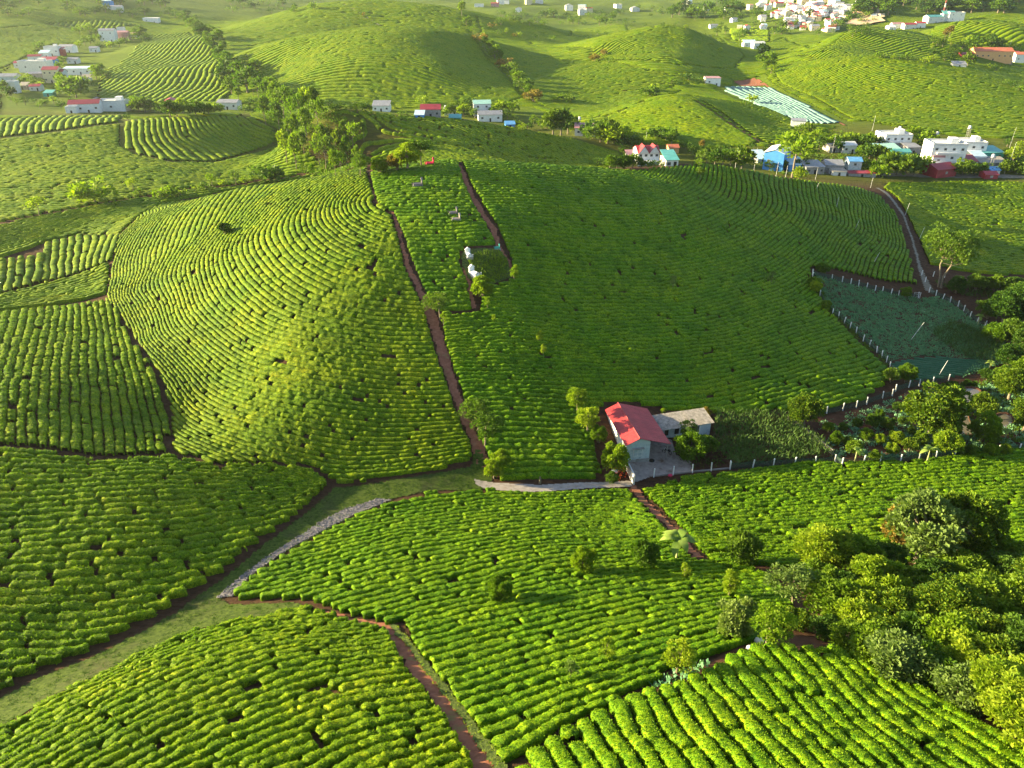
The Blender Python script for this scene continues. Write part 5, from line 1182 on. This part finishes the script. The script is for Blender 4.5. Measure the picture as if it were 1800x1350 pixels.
# the town on the valley floor
rt = random.Random(11); town = []
for _ in range(150):
    r_ = rt.random()
    if r_ < .55: u, v = rt.gauss(1440, 42), rt.uniform(4, 34)
    elif r_ < .75: u, v = rt.uniform(1380, 1480), rt.uniform(34, 58)
    elif r_ < .9: u, v = rt.uniform(880, 1250), rt.uniform(2, 28)
    else: u, v = rt.uniform(1290, 1400), rt.uniform(10, 54)
    town.append((u, v))
for u, v in town:
    wm, wn = rt.choice([(WHITE, 'white'), (WHITE, 'white'), (WHITE2, 'off white'), (CREAM, 'cream')]); rm, rn = rt.choice([(WHITE2, 'white'), (REDR, 'red'), (PINKR, 'faded pink'), (GREYR, 'grey'), (SKYR, 'pale blue')]); kd, kn = rt.choice([('gx', 'broad side gabled'), ('flat', 'flat'), ('gy', 'front gabled')])
    where = 'in the dense town' if v < 34 and u > 1330 else 'below the town' if u > 1290 else 'left of the far town'
    HS(u, v, rt.uniform(7, 15), rt.uniform(4, 9), rt.uniform(9, 14), rt.uniform(-.4, .4), wm, rm, kd, 'small ' + wn + ' house, ' + rn + ' ' + kn + ' roof, ' + where, 'town_house', 'house', win=2, group='houses of the far town', small=True, door=False)
# radio mast
P, s = ppm(1656, 34); t = thing('radio_mast', 'red and white lattice radio mast on the hill at the top right', 'mast', tuple(P))
for k in range(6):
    z0, z1 = k * 5.0, k * 5.0 + 4.98; w0, w1 = 1.3 - k * .18, 1.3 - (k + 1) * .18
    V, Fq = join([tube([[sx * w0, sy * w0, z0], [sx * w1, sy * w1, z1]], [.16, .14], 4) for sx in (-1, 1) for sy in (-1, 1)] + [tube([[-w0, -w0, z0], [w1, -w1, z1]], [.1, .1], 4), tube([[w0, -w0, z0], [-w1, -w1, z1]], [.1, .1], 4), tube([[-w0, w0, z0], [w1, w1, z1]], [.1, .1], 4)])
    link('mast_section', mesh_np('mast_section', V, Fq, REDR if k % 2 == 0 else WHITE, smooth=False), t)
# cliff beside the town
patch('bare_cliff', [(1480,46),(1500,20),(1512,6),(1530,2),(1545,20),(1560,40),(1530,46)], CLIFF, 1.0, 6, rag=4, rel=4, relS=14)
# netted vegetable field in the valley
NF = [(1268,154),(1310,152),(1350,154),(1380,166),(1410,182),(1445,200),(1478,214),(1470,218),(1430,218),(1390,208),(1350,192),(1300,172)]
nets = W(NF)
field('nets', NF, guided([[(1270,156),(1320,175),(1400,208)],[(1310,153),(1360,175),(1430,216)],[(1350,155),(1400,180),(1478,215)]], 3.4), 3.4, 1.5, 5, .7, (20, 60), .3, None, label='long rows of pale blue green netting over a vegetable field', mat=NET, lump=.02, wob=.02, fill=.86, seed=44)
strip('valley_track', [(1345,150,4),(1368,164,4),(1400,182,4),(1432,200,4),(1462,212,4),(1486,222,3)], 4, EARTH, .3, 1.5, .8)
patch('bare_field', [(1285,140),(1330,136),(1350,150),(1300,152)], EARTH, .3, 2.0, rag=1)
strip('hill_track', [(1214,172,2),(1240,190,2),(1268,208,2.2),(1300,228,2.4),(1335,250,2.4)], 2, EARTH, .3, .8)
strip('hill_road', [(828,60,2),(850,85,2),(875,112,2),(900,140,2.4),(925,165,2.6),(940,180,2.6)], 3, CONC2, .5, 1.2)
strip('hill_road', [(600,6,4),(625,20,4),(650,34,4),(670,46,4)], 3, CONC2, .5, 2)
strip('hill_road', [(1060,178,2.4),(1082,172,2.6),(1078,163,2.4),(1110,158,2.4),(1160,157,2.4),(1178,150,2.4),(1150,135,2),(1120,125,2)], 3, EARTH, .4, 1.0)
strip('village_track', [(165,176,4),(195,155,4),(230,140,3),(262,128,3)], 3, CONC, .4, 1.2)

# ------------------------------------------------------------------ farmhouse, yard, fences, garden
def qbox(a, b, h, th, z0=-.3):
    """upright slab between two ground points"""
    a = np.array(a); b = np.array(b); d = (b - a)[:2]; L = np.hypot(*d); d /= L; n = np.array([-d[1], d[0]]) * th / 2
    za, zb = zf(*a[:2]), zf(*b[:2]); V = []
    for z in (0, 1):
        for p, zz, s in ((a, za, -1), (b, zb, -1), (b, zb, 1), (a, za, 1)):
            V.append((p[0] + n[0] * s, p[1] + n[1] * s, zz + (h if z else z0)))
    return np.array(V, float), np.array([(0, 3, 2, 1), (4, 5, 6, 7), (0, 1, 5, 4), (1, 2, 6, 5), (2, 3, 7, 6), (3, 0, 4, 7)])
def mesh_obj(name, V, Fq, mat, parent=None, smooth=False): return link(name, mesh_np(name, V, Fq, mat, smooth=smooth), parent)
patch('farmyard', [(1100,812),(1140,775),(1180,772),(1190,800),(1216,812),(1220,829),(1150,838),(1116,850),(1108,835)], YARD, .12, .25, rag=.05)
O = hit(1099, 813)[0]
gz = float(zf(O[0] + 2, O[1] + 3)) + .05
fh = thing('farmhouse', 'white farmhouse, blue grey shade painted on its gable, with a red sheet metal roof beside the yard', 'house', (O[0], O[1], gz), R(10.5))
W_, L_, EH, RH = 4.5, 12.3, 3.75, 4.9
box('side_wall', 0, .2, .2, L_, -3, EH, WHITE, fh)['label'] = 'bright white left wall'
box('side_wall', W_ - .2, W_, .2, L_, -1, EH, WHITE2, fh)
box('back_wall', .2, W_ - .2, L_ - .2, L_ - .003, -1, EH, WHITE2, fh)
box('front_wall', 0, W_, 0, .197, -2, EH, PALEBLUE, fh)['label'] = 'weathered gable wall with blue grey shade in its colour'  # bluish shade of the camera-facing gable is put into the wall colour
V = np.array([(x, y, z) for y in (0.0, .197) for x, z in ((0, EH), (W_, EH), (W_ / 2, RH - .03))], float); tri_prism('gable_wall', V, PALEBLUE, fh)
V = np.array([(x, y, z) for y in (L_ - .2, L_) for x, z in ((0, EH), (W_, EH), (W_ / 2, RH - .03))], float); tri_prism('gable_wall', V, WHITE2, fh)
def sheet_roof(name, x0, z0, x1, z1, y0, y1, mat, parent, step=.33, th=.05):
    """profiled sheet: ribs running down the slope"""
    ys = np.arange(y0, y1 + 1e-6, step / 4); V = []
    for i, y in enumerate(ys):
        dz = (0, .035, .035, 0)[i % 4]
        V += [(x0, y, z0 + dz), (x1, y, z1 + dz), (x1, y, z1 + dz - th), (x0, y, z0 + dz - th)]
    Fq = []
    for i in range(len(ys) - 1):
        a = 4 * i; b = a + 4
        Fq += [(a, b, b + 1, a + 1), (a + 1, b + 1, b + 2, a + 2), (a + 2, b + 2, b + 3, a + 3), (a + 3, b + 3, b, a)]
    return mesh_obj(name, V, Fq, mat, parent)
sheet_roof('roof_slope', W_ / 2 + .05, RH + .02, -.35, EH - .08, -.45, L_ + .4, REDR, fh)
sheet_roof('roof_slope', W_ / 2 - .05, RH + .02, 8.3, 3.05, -.45, L_ + .4, REDR, fh)
V, Fq = tube([[W_ / 2, -.5, RH + .06], [W_ / 2, L_ + .45, RH + .06]], [.12, .12], 6); mesh_obj('ridge_cap', V, Fq, REDR, fh)
for y in (.4, 4.4, 8.4, 12.0):
    V, Fq = tube([[8.0, y, -1], [8.0, y, 3.0]], [.07, .07], 6); mesh_obj('post', V, Fq, GREYW, fh)
wf = box('window', 1.35, 3.1, -.08, .02, .9, 2.5, WHITE2, fh)
for i in range(2):
    for j in range(2): box('pane', 1.47 + i * .8, 2.17 + i * .8, -.11, -.081, 1.02 + j * .72, 1.64 + j * .72, PALEBLUE, wf)
box('canopy', 1.15, 3.3, -.5, -.01, 2.62, 2.72, GREYW, fh)
box('plinth', -.05, W_ + .05, -.1, 0, -1, .25, GREYW, fh)
box('door', W_ , W_ + .06, 4.2, 5.4, 0, 2.2, DARK, fh); box('door', W_, W_ + .06, 8.2, 9.3, 0, 2.2, DARK, fh)
# outbuilding
P0 = hit(1163, 770)[0]; P1 = hit(1247, 764)[0]
ob = thing('outbuilding', 'low white outbuilding with a weathered grey corrugated roof', 'outbuilding', (P0[0], P0[1], float(zf(P0[0] + 4, P0[1] + 1))), math.atan2(P1[1] - P0[1], P1[0] - P0[0]))
w2 = float(np.hypot(*(P1 - P0)[:2]))
box('wall', 0, w2, 0, 3.6, -1.5, 2.45, PALEBLUE, ob)
yy = np.linspace(-.4, w2 + .4, int(w2 / .09)); V = []
for i, x in enumerate(yy):
    dz = .04 * sin(i * pi / 1.5); V += [(x, -.55, 2.5 + dz), (x, 4.1, 3.25 + dz), (x, 4.1, 3.21 + dz), (x, -.55, 2.46 + dz)]
n_ = len(yy); k0 = 0
for s_ in range(9):                                  # separate corrugated sheets side by side
    a0 = int(n_ * s_ / 9); a1 = min(int(n_ * (s_ + 1) / 9) + 1, n_); sub = np.array(V).reshape(n_, 4, 3)[a0:a1] + [0, 0, .025 * (s_ % 2)]; m = len(sub)
    Fq = []
    for i in range(m - 1):
        a = 4 * i; b = a + 4; Fq += [(a, b, b + 1, a + 1), (a + 1, b + 1, b + 2, a + 2), (a + 2, b + 2, b + 3, a + 3), (a + 3, b + 3, b, a)]
    mesh_obj('roof_sheet', sub.reshape(-1, 3), Fq, ASB, ob)
for x0, x1, nm in ((.5, 1.3, 'window'), (2.6, 3.5, 'window'), (6.2, 7.3, 'door')):
    box(nm, x0, x1, -.04, .02, 0 if nm == 'door' else .9, 2.1, DARK, ob)
box('buttress', 7.5, 7.8, -.5, -.01, -1.2, 2.2, WHITE2, ob)
# small things in the yard
def sack(u, v, label, mat, s=.5, name='sack', cat='sack'):
    P = hit(u, v)[0]; r = np.random.default_rng(int(u)); V = []; 
    rings = [(0, .8), (.25, 1), (.6, .95), (.85, .6), (1, .15)]
    for z, q in rings:
        for k in range(8): a = k * pi / 4; V.append((q * s * cos(a) * r.uniform(.85, 1.1), q * s * .7 * sin(a) * r.uniform(.85, 1.1), z * s * 1.1))
    Fq = [(i * 8 + k, i * 8 + (k + 1) % 8, (i + 1) * 8 + (k + 1) % 8, (i + 1) * 8 + k) for i in range(4) for k in range(8)]
    o = mesh_obj(name, V, Fq, mat, None, True); o.location = (P[0], P[1], P[2] + .1); tag(o, label, cat); return o
sack(1080,832,'white full sack leaning by the yard wall', WHITE, .75)
sack(1334,1130,'white sack lying above the bottom right plot', WHITE, .55)
sack(1318,1142,'small crumpled white bag on the soil above the bottom right plot', WHITE, .4)
sack(1178,838,'red bundle beside the yard fence', PINK, .45)
sack(1145,812,'dark bundle lying in the farmyard', DARK, .55)
m_ = thing('motorbike', 'dark motorbike parked under the roof overhang', 'motorbike', (*hit(1172, 798)[0][:2], float(zf(*hit(1172, 798)[0][:2])) + .12), 1.1)
for y in (-.62, .62):
    a = np.linspace(0, 2 * pi, 15); V, Fq = tube([[0, y + .3 * cos(q), .3 + .3 * sin(q)] for q in a], [.06] * 15, 5); mesh_obj('wheel', V, Fq, DARK, m_, True)
V, Fq = tube([[0, -.6, .55], [0, -.2, .75], [0, .2, .7], [0, .45, .95]], [.12, .18, .16, .08], 6); mesh_obj('body', V, Fq, DARK, m_, True)
V, Fq = tube([[-.32, .42, 1.0], [0, .5, 1.02], [.32, .42, 1.0]], [.03, .03, .03], 5); mesh_obj('handlebar', V, Fq, STEEL, m_, True)
V, Fq = tube([[0, -.65, .82], [0, -.3, .84], [0, 0, .8]], [.1, .14, .08], 6); mesh_obj('seat', V, Fq, DARK, m_, True)
# yard wall in two stepped runs
yw = thing('yard_wall', 'white plastered stepped wall at the front left of the yard', 'wall', (0, 0, 0))
a, b, c = hit(1093, 812)[0], hit(1104, 832)[0], hit(1114, 853)[0]
V, Fq = qbox(a, b, 1.7, .22); mesh_obj('wall_section', V, Fq, WHITE2, yw)
V, Fq = qbox(b, c, 2.1, .24); mesh_obj('wall_section', V, Fq, WHITE2, yw)
cw = thing('low_wall', 'low grey wall along the right side of the corn patch', 'wall', (0, 0, 0))
pts = [hit(u, v)[0] for u, v in ((1384,738),(1412,760),(1440,781),(1464,800))]
for p, q in zip(pts[:-1], pts[1:]): V, Fq = qbox(p, q, 1.1, .2); mesh_obj('wall_section', V, Fq, CONC, cw)
stump = hit(949, 850)[0]; V, Fq = tube([[0, 0, -.2], [.05, 0, .8], [.02, 0, 1.4]], [.22, .18, .16], 8)
o = mesh_obj('stump', V, Fq, BARK, None, True); o.location = stump; tag(o, 'short wooden stump standing beside the slab path', 'stump')

def fence(label, posts, net, hp=1.75, kerb=False, hn=1.45, name='netting_fence'):
    P = [hit(u, v)[0] for u, v in posts]; c = P[0]
    t = thing(name, label, 'fence', (0, 0, 0))
    for i, p in enumerate(P):
        lx, ly = random.gauss(0, .04), random.gauss(0, .04); z = float(zf(p[0], p[1])); V, Fq = boxm(-.09, .09, -.09, .09, -.3, hp * random.uniform(.94, 1.06))
        V = V + np.c_[V[:, 2] * lx, V[:, 2] * ly, V[:, 2] * 0] + [p[0], p[1], z]; mesh_obj('post', V, Fq, WHITE, t)
    if net:
        for p, q in zip(P[:-1], P[1:]):
            n = 9; V = []
            for k in range(n):
                f = k / (n - 1); x, y = p[0] + (q[0] - p[0]) * f, p[1] + (q[1] - p[1]) * f; z = float(zf(x, y)); sag = .12 * sin(pi * f)
                V += [(x, y, z + .02), (x + .02 * sin(k * 2.1), y, z + hn * .5), (x, y, z + hn - sag)]
            Fq = []
            for k in range(n - 1): a = 3 * k; Fq += [(a, a + 3, a + 4, a + 1), (a + 1, a + 4, a + 5, a + 2)]
            mesh_obj('netting', V, Fq, net, t)
    if kerb:
        for p, q in zip(P[:-1], P[1:]): V, Fq = qbox(p + np.array([0, .16, 0]), q + np.array([0, .16, 0]), .3, .16); mesh_obj('kerb', V, Fq, CONC, t)
    return t
fence('white posts and kerb along the front of the farmyard', [(1149,839),(1183,835),(1217,831),(1250,828),(1283,825)], None, kerb=True)
fence('long dark netting fence below the corn patch and garden', [(1283,825),(1323,822),(1359,820),(1396,817),(1433,816),(1467,813),(1480,818),(1517,815),(1546,815),(1582,813),(1615,809),(1645,806),(1677,803),(1712,800),(1754,796),(1790,793),(1830,789)], NETTING)
fence('netting fence from the mango tree up to the vegetable field', [(1430,733),(1453,727),(1481,722),(1505,717),(1523,711),(1551,700),(1568,696),(1574,688),(1597,681),(1615,679),(1640,675),(1667,669)], NETTING, kerb=False)
fence('left netting fence of the vegetable field', [(1428,488),(1441,521),(1453,540),(1463,553),(1474,559),(1484,568),(1494,577),(1505,586),(1517,600),(1528,609),(1541,620),(1550,628),(1558,637),(1564,647),(1573,659)], NETTING)
fence('upper netting fence of the vegetable field', [(1428,484),(1462,492),(1480,496),(1495,500),(1509,503),(1523,507),(1538,511),(1551,514),(1566,518),(1579,521),(1597,523),(1614,524)], NETTING)
fence('right netting fence of the vegetable field', [(1633,514),(1645,520),(1657,526),(1670,532),(1684,539),(1694,547),(1705,557),(1717,568),(1731,574),(1747,582)], NETTING)
fence('white post fence above the bushes beyond the lane', [(1620,484),(1626,496),(1640,486),(1660,488),(1687,495),(1712,497),(1740,498),(1767,498),(1788,498),(1810,498)], None)
# gate in the vegetable field corner
P = hit(1611, 524)[0]; t = thing('field_gate', 'white frame gate at the corner of the vegetable field', 'gate', tuple(P))
for x in (-.9, .9): V, Fq = tube([[x, 0, -.2], [x, 0, 1.7]], [.06, .06], 6); mesh_obj('gate_post', V, Fq, WHITE, t)
for z in (.4, 1.0, 1.6): V, Fq = tube([[-.84, 0, z], [.84, 0, z]], [.04, .04], 5); mesh_obj('rail', V, Fq, WHITE, t)

# slender poles standing in the fields: foot and head pixels
poles = [(1503,402,1508,385,'white pole in the shaded flank, nearer the lane'),(1535,463,1542,444,'white pole just above the vegetable field'),(1600,598,1616,567,'long leaning white pole in the middle of the vegetable field'),(1649,661,1658,634,'white pole at the lower end of the vegetable field'),(1434,334,1437,322,'white pole at the crest near the village'),(1591,378,1594,357,'white pole beside the lane'),(1470,365,1471,347,'pale pole high on the shaded flank'),(1616,420,1620,400,'pale pole left of the airy tree')]
poles += [(1292,296,1293,258,'lamp pole left of the blue fronted hall'),(1325,300,1326,262,'lamp pole right of the dark mango tree'),(1363,314,1364,286,'concrete pole on the lane by the blue hall'),(1380,314,1381,292,'second concrete pole on the lane'),(1433,316,1434,295,'pale pole on the lane in front of the grey sheds'),(1530,330,1531,312,'lamp post at the bend of the lane'),(1770,300,1772,252,'concrete pole behind the barn roof'),(1774,260,1776,226,'thin pole behind the white blocks'),(1462,270,1463,240,'bare pole by the old hut'),(1530,242,1531,205,'thin pole on the sunny hill above the village'),(1135,246,1136,232,'thin pole behind the twin gabled house'),(1770,92,1773,72,'leaning pole behind the orange building')]
for u, v, u2, v2, lab in poles:
    P, s = ppm(u, v); ang = PITCH - math.atan((675 - v) / F); H = (v - v2) / s / cos(ang); lean = (u2 - u) / s
    rad = max(.05, .8 / s * .2)
    V, Fq = tube([[0, 0, -.3], [lean * .5, 0, H * .5], [lean, 0, H]], [rad, rad * .9, rad * .7], 6)
    o = mesh_obj('pole', V, Fq, WHITE, None, True); o.location = P; tag(o, lab, 'pole')
# tombs
def tomb(u, v, s, mat, label, rz=.2):
    P = hit(u, v)[0]; t = thing('tomb', label, 'tomb', (P[0], P[1], float(zf(P[0], P[1]))), rz, None, s)
    box('plinth', -1.3, 1.3, -.8, .8, -.5, .3, GREYW if mat is not PINK else mat, t)
    box('chest', -.95, .7, -.5, .5, .3, .85, mat, t)
    V, Fq = gable(1.5, .9, .87, .22, .05, .06); V[:, 0] -= .12; mesh_obj('lid', V, Fq, mat, t)
    box('headstone', .75, 1.0, -.6, .6, .3, 1.7, mat, t)
    V = np.array([(x, y, z) for x in (.7, 1.05) for y, z in ((-.75, 1.7), (.75, 1.7), (0, 2.25))], float); tri_prism('crown_stone', V, mat, t)
    for y in (-.7, .7): V, Fq = tube([[-1.15, y, .3], [-1.15, y, .9], [-1.15, y, 1.0]], [.1, .08, .13], 6); mesh_obj('finial', V, Fq, mat, t)
tomb(756,292,1.1,PINK,'red painted tomb on the very crest of the main hill')
tomb(735,330,1.2,STONE,'grey stone tomb in the hedges below the bare patch')
tomb(797,379,1.0,STONE,'small grey tomb, upper of the pair between the hill paths')
tomb(802,390,1.0,CONC,'small pale tomb, lower of the pair between the hill paths')
tomb(824,452,.95,WHITE,'white tomb at the top of the weedy clearing', 1.9)
tomb(834,486,1.15,WHITE,'large white tomb at the lower left of the weedy clearing', 2.3)
tomb(874,438,.6,GREENW,'small pale green shrine at the top right of the clearing')
tomb(603,494,.01,WHITE,'x') if False else None
patch('bare_patch', [(722,302),(742,300),(748,306),(735,312),(722,309)], EARTH, .12, .3)
patch('bare_patch', [(782,384),(812,384),(815,394),(785,396)], EARTH, .12, .3)

# ------------------------------------------------------------------ vegetable field, corn, garden
VF = [(1432,482),(1462,492),(1540,512),(1617,526),(1650,522),(1680,540),(1712,566),(1748,584),(1775,610),(1760,640),(1720,655),(1690,664),(1600,674),(1574,662),(1558,634),(1528,606),(1494,574),(1462,550),(1440,515)]
patch('vegetable_bed', VF, SOIL, .06, .5)
scatter('vegetable_plants', VF[:12] + [(1720,632),(1620,626),(1560,636)] + VF[15:], 26, .42, .35, 'blue', 'blue green vegetable plants filling the fenced field', clump=16, seed=21, wid=.5, up=.5, cat='vegetables')
LOWV = [(1600,632),(1650,628),(1720,634),(1742,640),(1700,660),(1600,672),(1576,658),(1562,640)]
field('veg', LOWV, lin(0.02, 1, 0, 1.25), 1.25, .4, 5, .45, (30, 60), .2, None, label='neat blue green vegetable rows at the foot of the fenced field', mat=noisy('vegetable_rows', [(.3, (.02, .07, .035)), (.7, (.05, .14, .07))], 6, .8, 4, 1, .1, 'World'), lump=.05, wob=.03, fill=.75, seed=45)
CORN = leaf_mat('corn_leaves', (.035, .085, .018), (.08, .14, .03), .25)
scatter('corn_patch', [(1640,585),(1670,568),(1712,578),(1752,596),(1768,622),(1752,638),(1700,634),(1668,615),(1645,600)], 16, .8, 1.1, CORN, 'patch of tall leafy corn at the right of the vegetable field', clump=9, seed=22, wid=.16, cat='corn')
CP = [(1258,732),(1300,728),(1384,732),(1412,757),(1440,778),(1466,803),(1396,815),(1286,823),(1262,800),(1252,770)]
patch('corn_bed', CP, SOIL, .06, .4)
scatter('corn_patch', CP, 26, .85, 1.5, CORN, 'dense corn patch right of the farmhouse yard', clump=10, seed=23, wid=.16, cat='corn')
GP = [(1390,735),(1432,735),(1520,714),(1570,700),(1600,684),(1690,672),(1760,660),(1870,640),(1870,784),(1790,790),(1650,803),(1480,815),(1466,802),(1440,778),(1412,757)]
patch('garden_soil', GP, SOIL, .06, .4)
POND = [(1668,704),(1690,694),(1716,696),(1722,706),(1706,714),(1700,722),(1698,736),(1704,748),(1716,762),(1700,766),(1680,764),(1676,748),(1682,736),(1676,718),(1668,712)]
POND2 = [(1738,738),(1768,730),(1782,742),(1770,754),(1748,756)]
def pond(name, poly):
    P = W(poly); c = P.mean(0); z = float(np.max(zf(P[:, 0], P[:, 1]))) - .05
    # smooth outline, flat water with a low earth rim
    n = len(P); Q = []
    for i in range(n):
        for f in (0, .5): Q.append(P[i] * (1 - f) + P[(i + 1) % n] * f)
    Q = np.array(Q); Q = (np.roll(Q, 1, 0) + 2 * Q + np.roll(Q, -1, 0)) / 4; n = len(Q)
    me = bpy.data.meshes.new(name); me.from_pydata([(x, y, z) for x, y in Q], [], [tuple(range(n))]); me.materials.append(WATER)
    tag(link(name, me), kind='structure')
    V = []
    for i in range(n):
        d = Q[i] - c; d = d / (np.hypot(*d) + 1e-9)
        for o_, zz in ((-.15, z - .1), (.25, z + .22), (.7, z + .2), (1.3, float(zf(*(Q[i] + d * 1.3))) - .1)): V.append((*(Q[i] + d * o_), zz))
    Fq = [(i * 4 + k, ((i + 1) % n) * 4 + k, ((i + 1) % n) * 4 + k + 1, i * 4 + k + 1) for i in range(n) for k in range(3)]
    tag(mesh_obj('pond_bank', V, Fq, SOIL, None, True), kind='structure')
pond('pond', POND); pond('pond', POND2)
WP = [W(POND), W(POND2)]
scatter('garden_greens', [(1440,745),(1520,722),(1600,692),(1700,675),(1860,660),(1860,785),(1640,800),(1480,812),(1440,778)], 13, .5, .4, 'blue', 'patchy low vegetables and weeds over the garden soil', clump=40, seed=24, wid=.5, up=.5, cat='vegetables', excl=WP)
scatter('garden_weeds', [(1600,688),(1700,675),(1860,655),(1860,785),(1700,795),(1640,790),(1620,740)], 14, .4, .5, 'green', 'lush green weeds around the pond', clump=22, seed=25, wid=.35, cat='weeds', excl=WP)
scatter('yard_weeds', [(1180,800),(1195,780),(1245,770),(1262,800),(1280,822),(1220,826)], 9, .4, .5, 'dark', 'dark weeds in the farmyard bed', clump=14, seed=26, wid=.35, cat='weeds')
scatter('clearing_weeds', [(822,450),(875,441),(892,458),(896,488),(862,498),(840,494),(826,480)], 45, .5, .5, 'green', 'rough grass filling the clearing of the white tombs', clump=10, seed=27, wid=.2, cat='grass')
scatter('bank_grass', [(690,1098),(712,1110),(745,1160),(800,1225),(855,1290),(895,1370),(880,1390),(845,1320),(790,1240),(735,1172)], 26, .32, .1, 'yellow', 'tufts of pale grass on the bank beside the dirt path', clump=8, seed=28, wid=.16, cat='grass')
scatter('fence_weeds', [(1428,490),(1436,486),(1460,540),(1500,580),(1560,640),(1580,665),(1566,668),(1540,630),(1490,585),(1440,535)], 12, .5, .4, 'olive', 'weeds growing along the left fence of the vegetable field', clump=14, seed=29, wid=.3, cat='weeds')
scatter('lane_weeds', [(1640,494),(1700,500),(1860,506),(1860,530),(1790,528),(1700,522),(1660,512)], 8, .6, .5, 'dark', 'dark weeds between the lane and the trees', clump=16, seed=30, wid=.3, cat='weeds')
scatter('soil_plants', [(1110,1225),(1160,1195),(1235,1165),(1250,1172),(1200,1200),(1125,1232)], 14, .5, .3, 'blue', 'broad leaved plants on the soil patch between plots', clump=9, seed=31, wid=.6, up=.5, cat='vegetables')
scatter('flowers', [(1070,828),(1095,822),(1104,840),(1080,850)], 14, .28, 1.0, 'flower', 'orange red flowers at the foot of the yard wall', clump=6, seed=32, wid=.8, cat='flowers')
# stones on the gravel strip
r = np.random.default_rng(9); GS = W([(380,1052),(403,1030),(448,994),(508,954),(568,914),(606,895),(662,877),(690,878),(620,907),(560,938),(500,972),(440,1014),(410,1050)])
x = r.uniform(GS[:, 0].min(), GS[:, 0].max(), 9000); y = r.uniform(GS[:, 1].min(), GS[:, 1].max(), 9000); m = inpoly(x, y, GS); x, y = x[m], y[m]
V = []; Fq = []
oc = np.array([(1, 0, 0), (0, 1, 0), (-1, 0, 0), (0, -1, 0)], float)
sz = r.uniform(.05, .16, len(x)); z = zf(x, y) + .12; ang = r.uniform(0, 6.28, len(x)); ca, sa = np.cos(ang), np.sin(ang)
ringp = []
for lv, q in ((-.5, 1.0), (.35, 1.0), (.75, .5)):
    for ox, oy, _ in oc: ringp.append(np.stack([x + (ox * ca - oy * sa * .7) * sz * q, y + (ox * sa + oy * ca * .7) * sz * q, z + lv * sz], -1))
V = np.stack(ringp, 1).reshape(-1, 3); b = np.arange(len(x))[:, None] * 12
q = []
for i in range(2):
    for k in range(4): q.append((i * 4 + k, i * 4 + (k + 1) % 4, (i + 1) * 4 + (k + 1) % 4, (i + 1) * 4 + k))
q.append((8, 9, 10, 11)); Fq = (b[:, :, None] + np.array(q)[None]).reshape(-1, 4)
tag(mesh_obj('gravel', V, Fq, STONE), 'loose grey stones on the washed out side of the grass track', 'gravel', None, 'stuff')

scatter('track_grass', track_poly, 34, .2, .05, 'dark', 'short grass growing over the track', clump=20, seed=41, wid=.2, cat='grass')

# ------------------------------------------------------------------ air
V, Fq = boxm(-3300, 3300, -90, 4400, -40, 290)
hm = bpy.data.materials.new('haze'); hm.use_nodes = True; nt = hm.node_tree; nt.nodes.clear()
pv = N(nt, 'ShaderNodeVolumePrincipled'); pv.inputs['Density'].default_value = 4.6e-5; pv.inputs['Color'].default_value = (.86, .93, 1, 1); pv.inputs['Anisotropy'].default_value = .55
ou = N(nt, 'ShaderNodeOutputMaterial'); nt.links.new(pv.outputs[0], ou.inputs['Volume'])
tag(mesh_obj('haze', V, Fq, hm), kind='stuff')
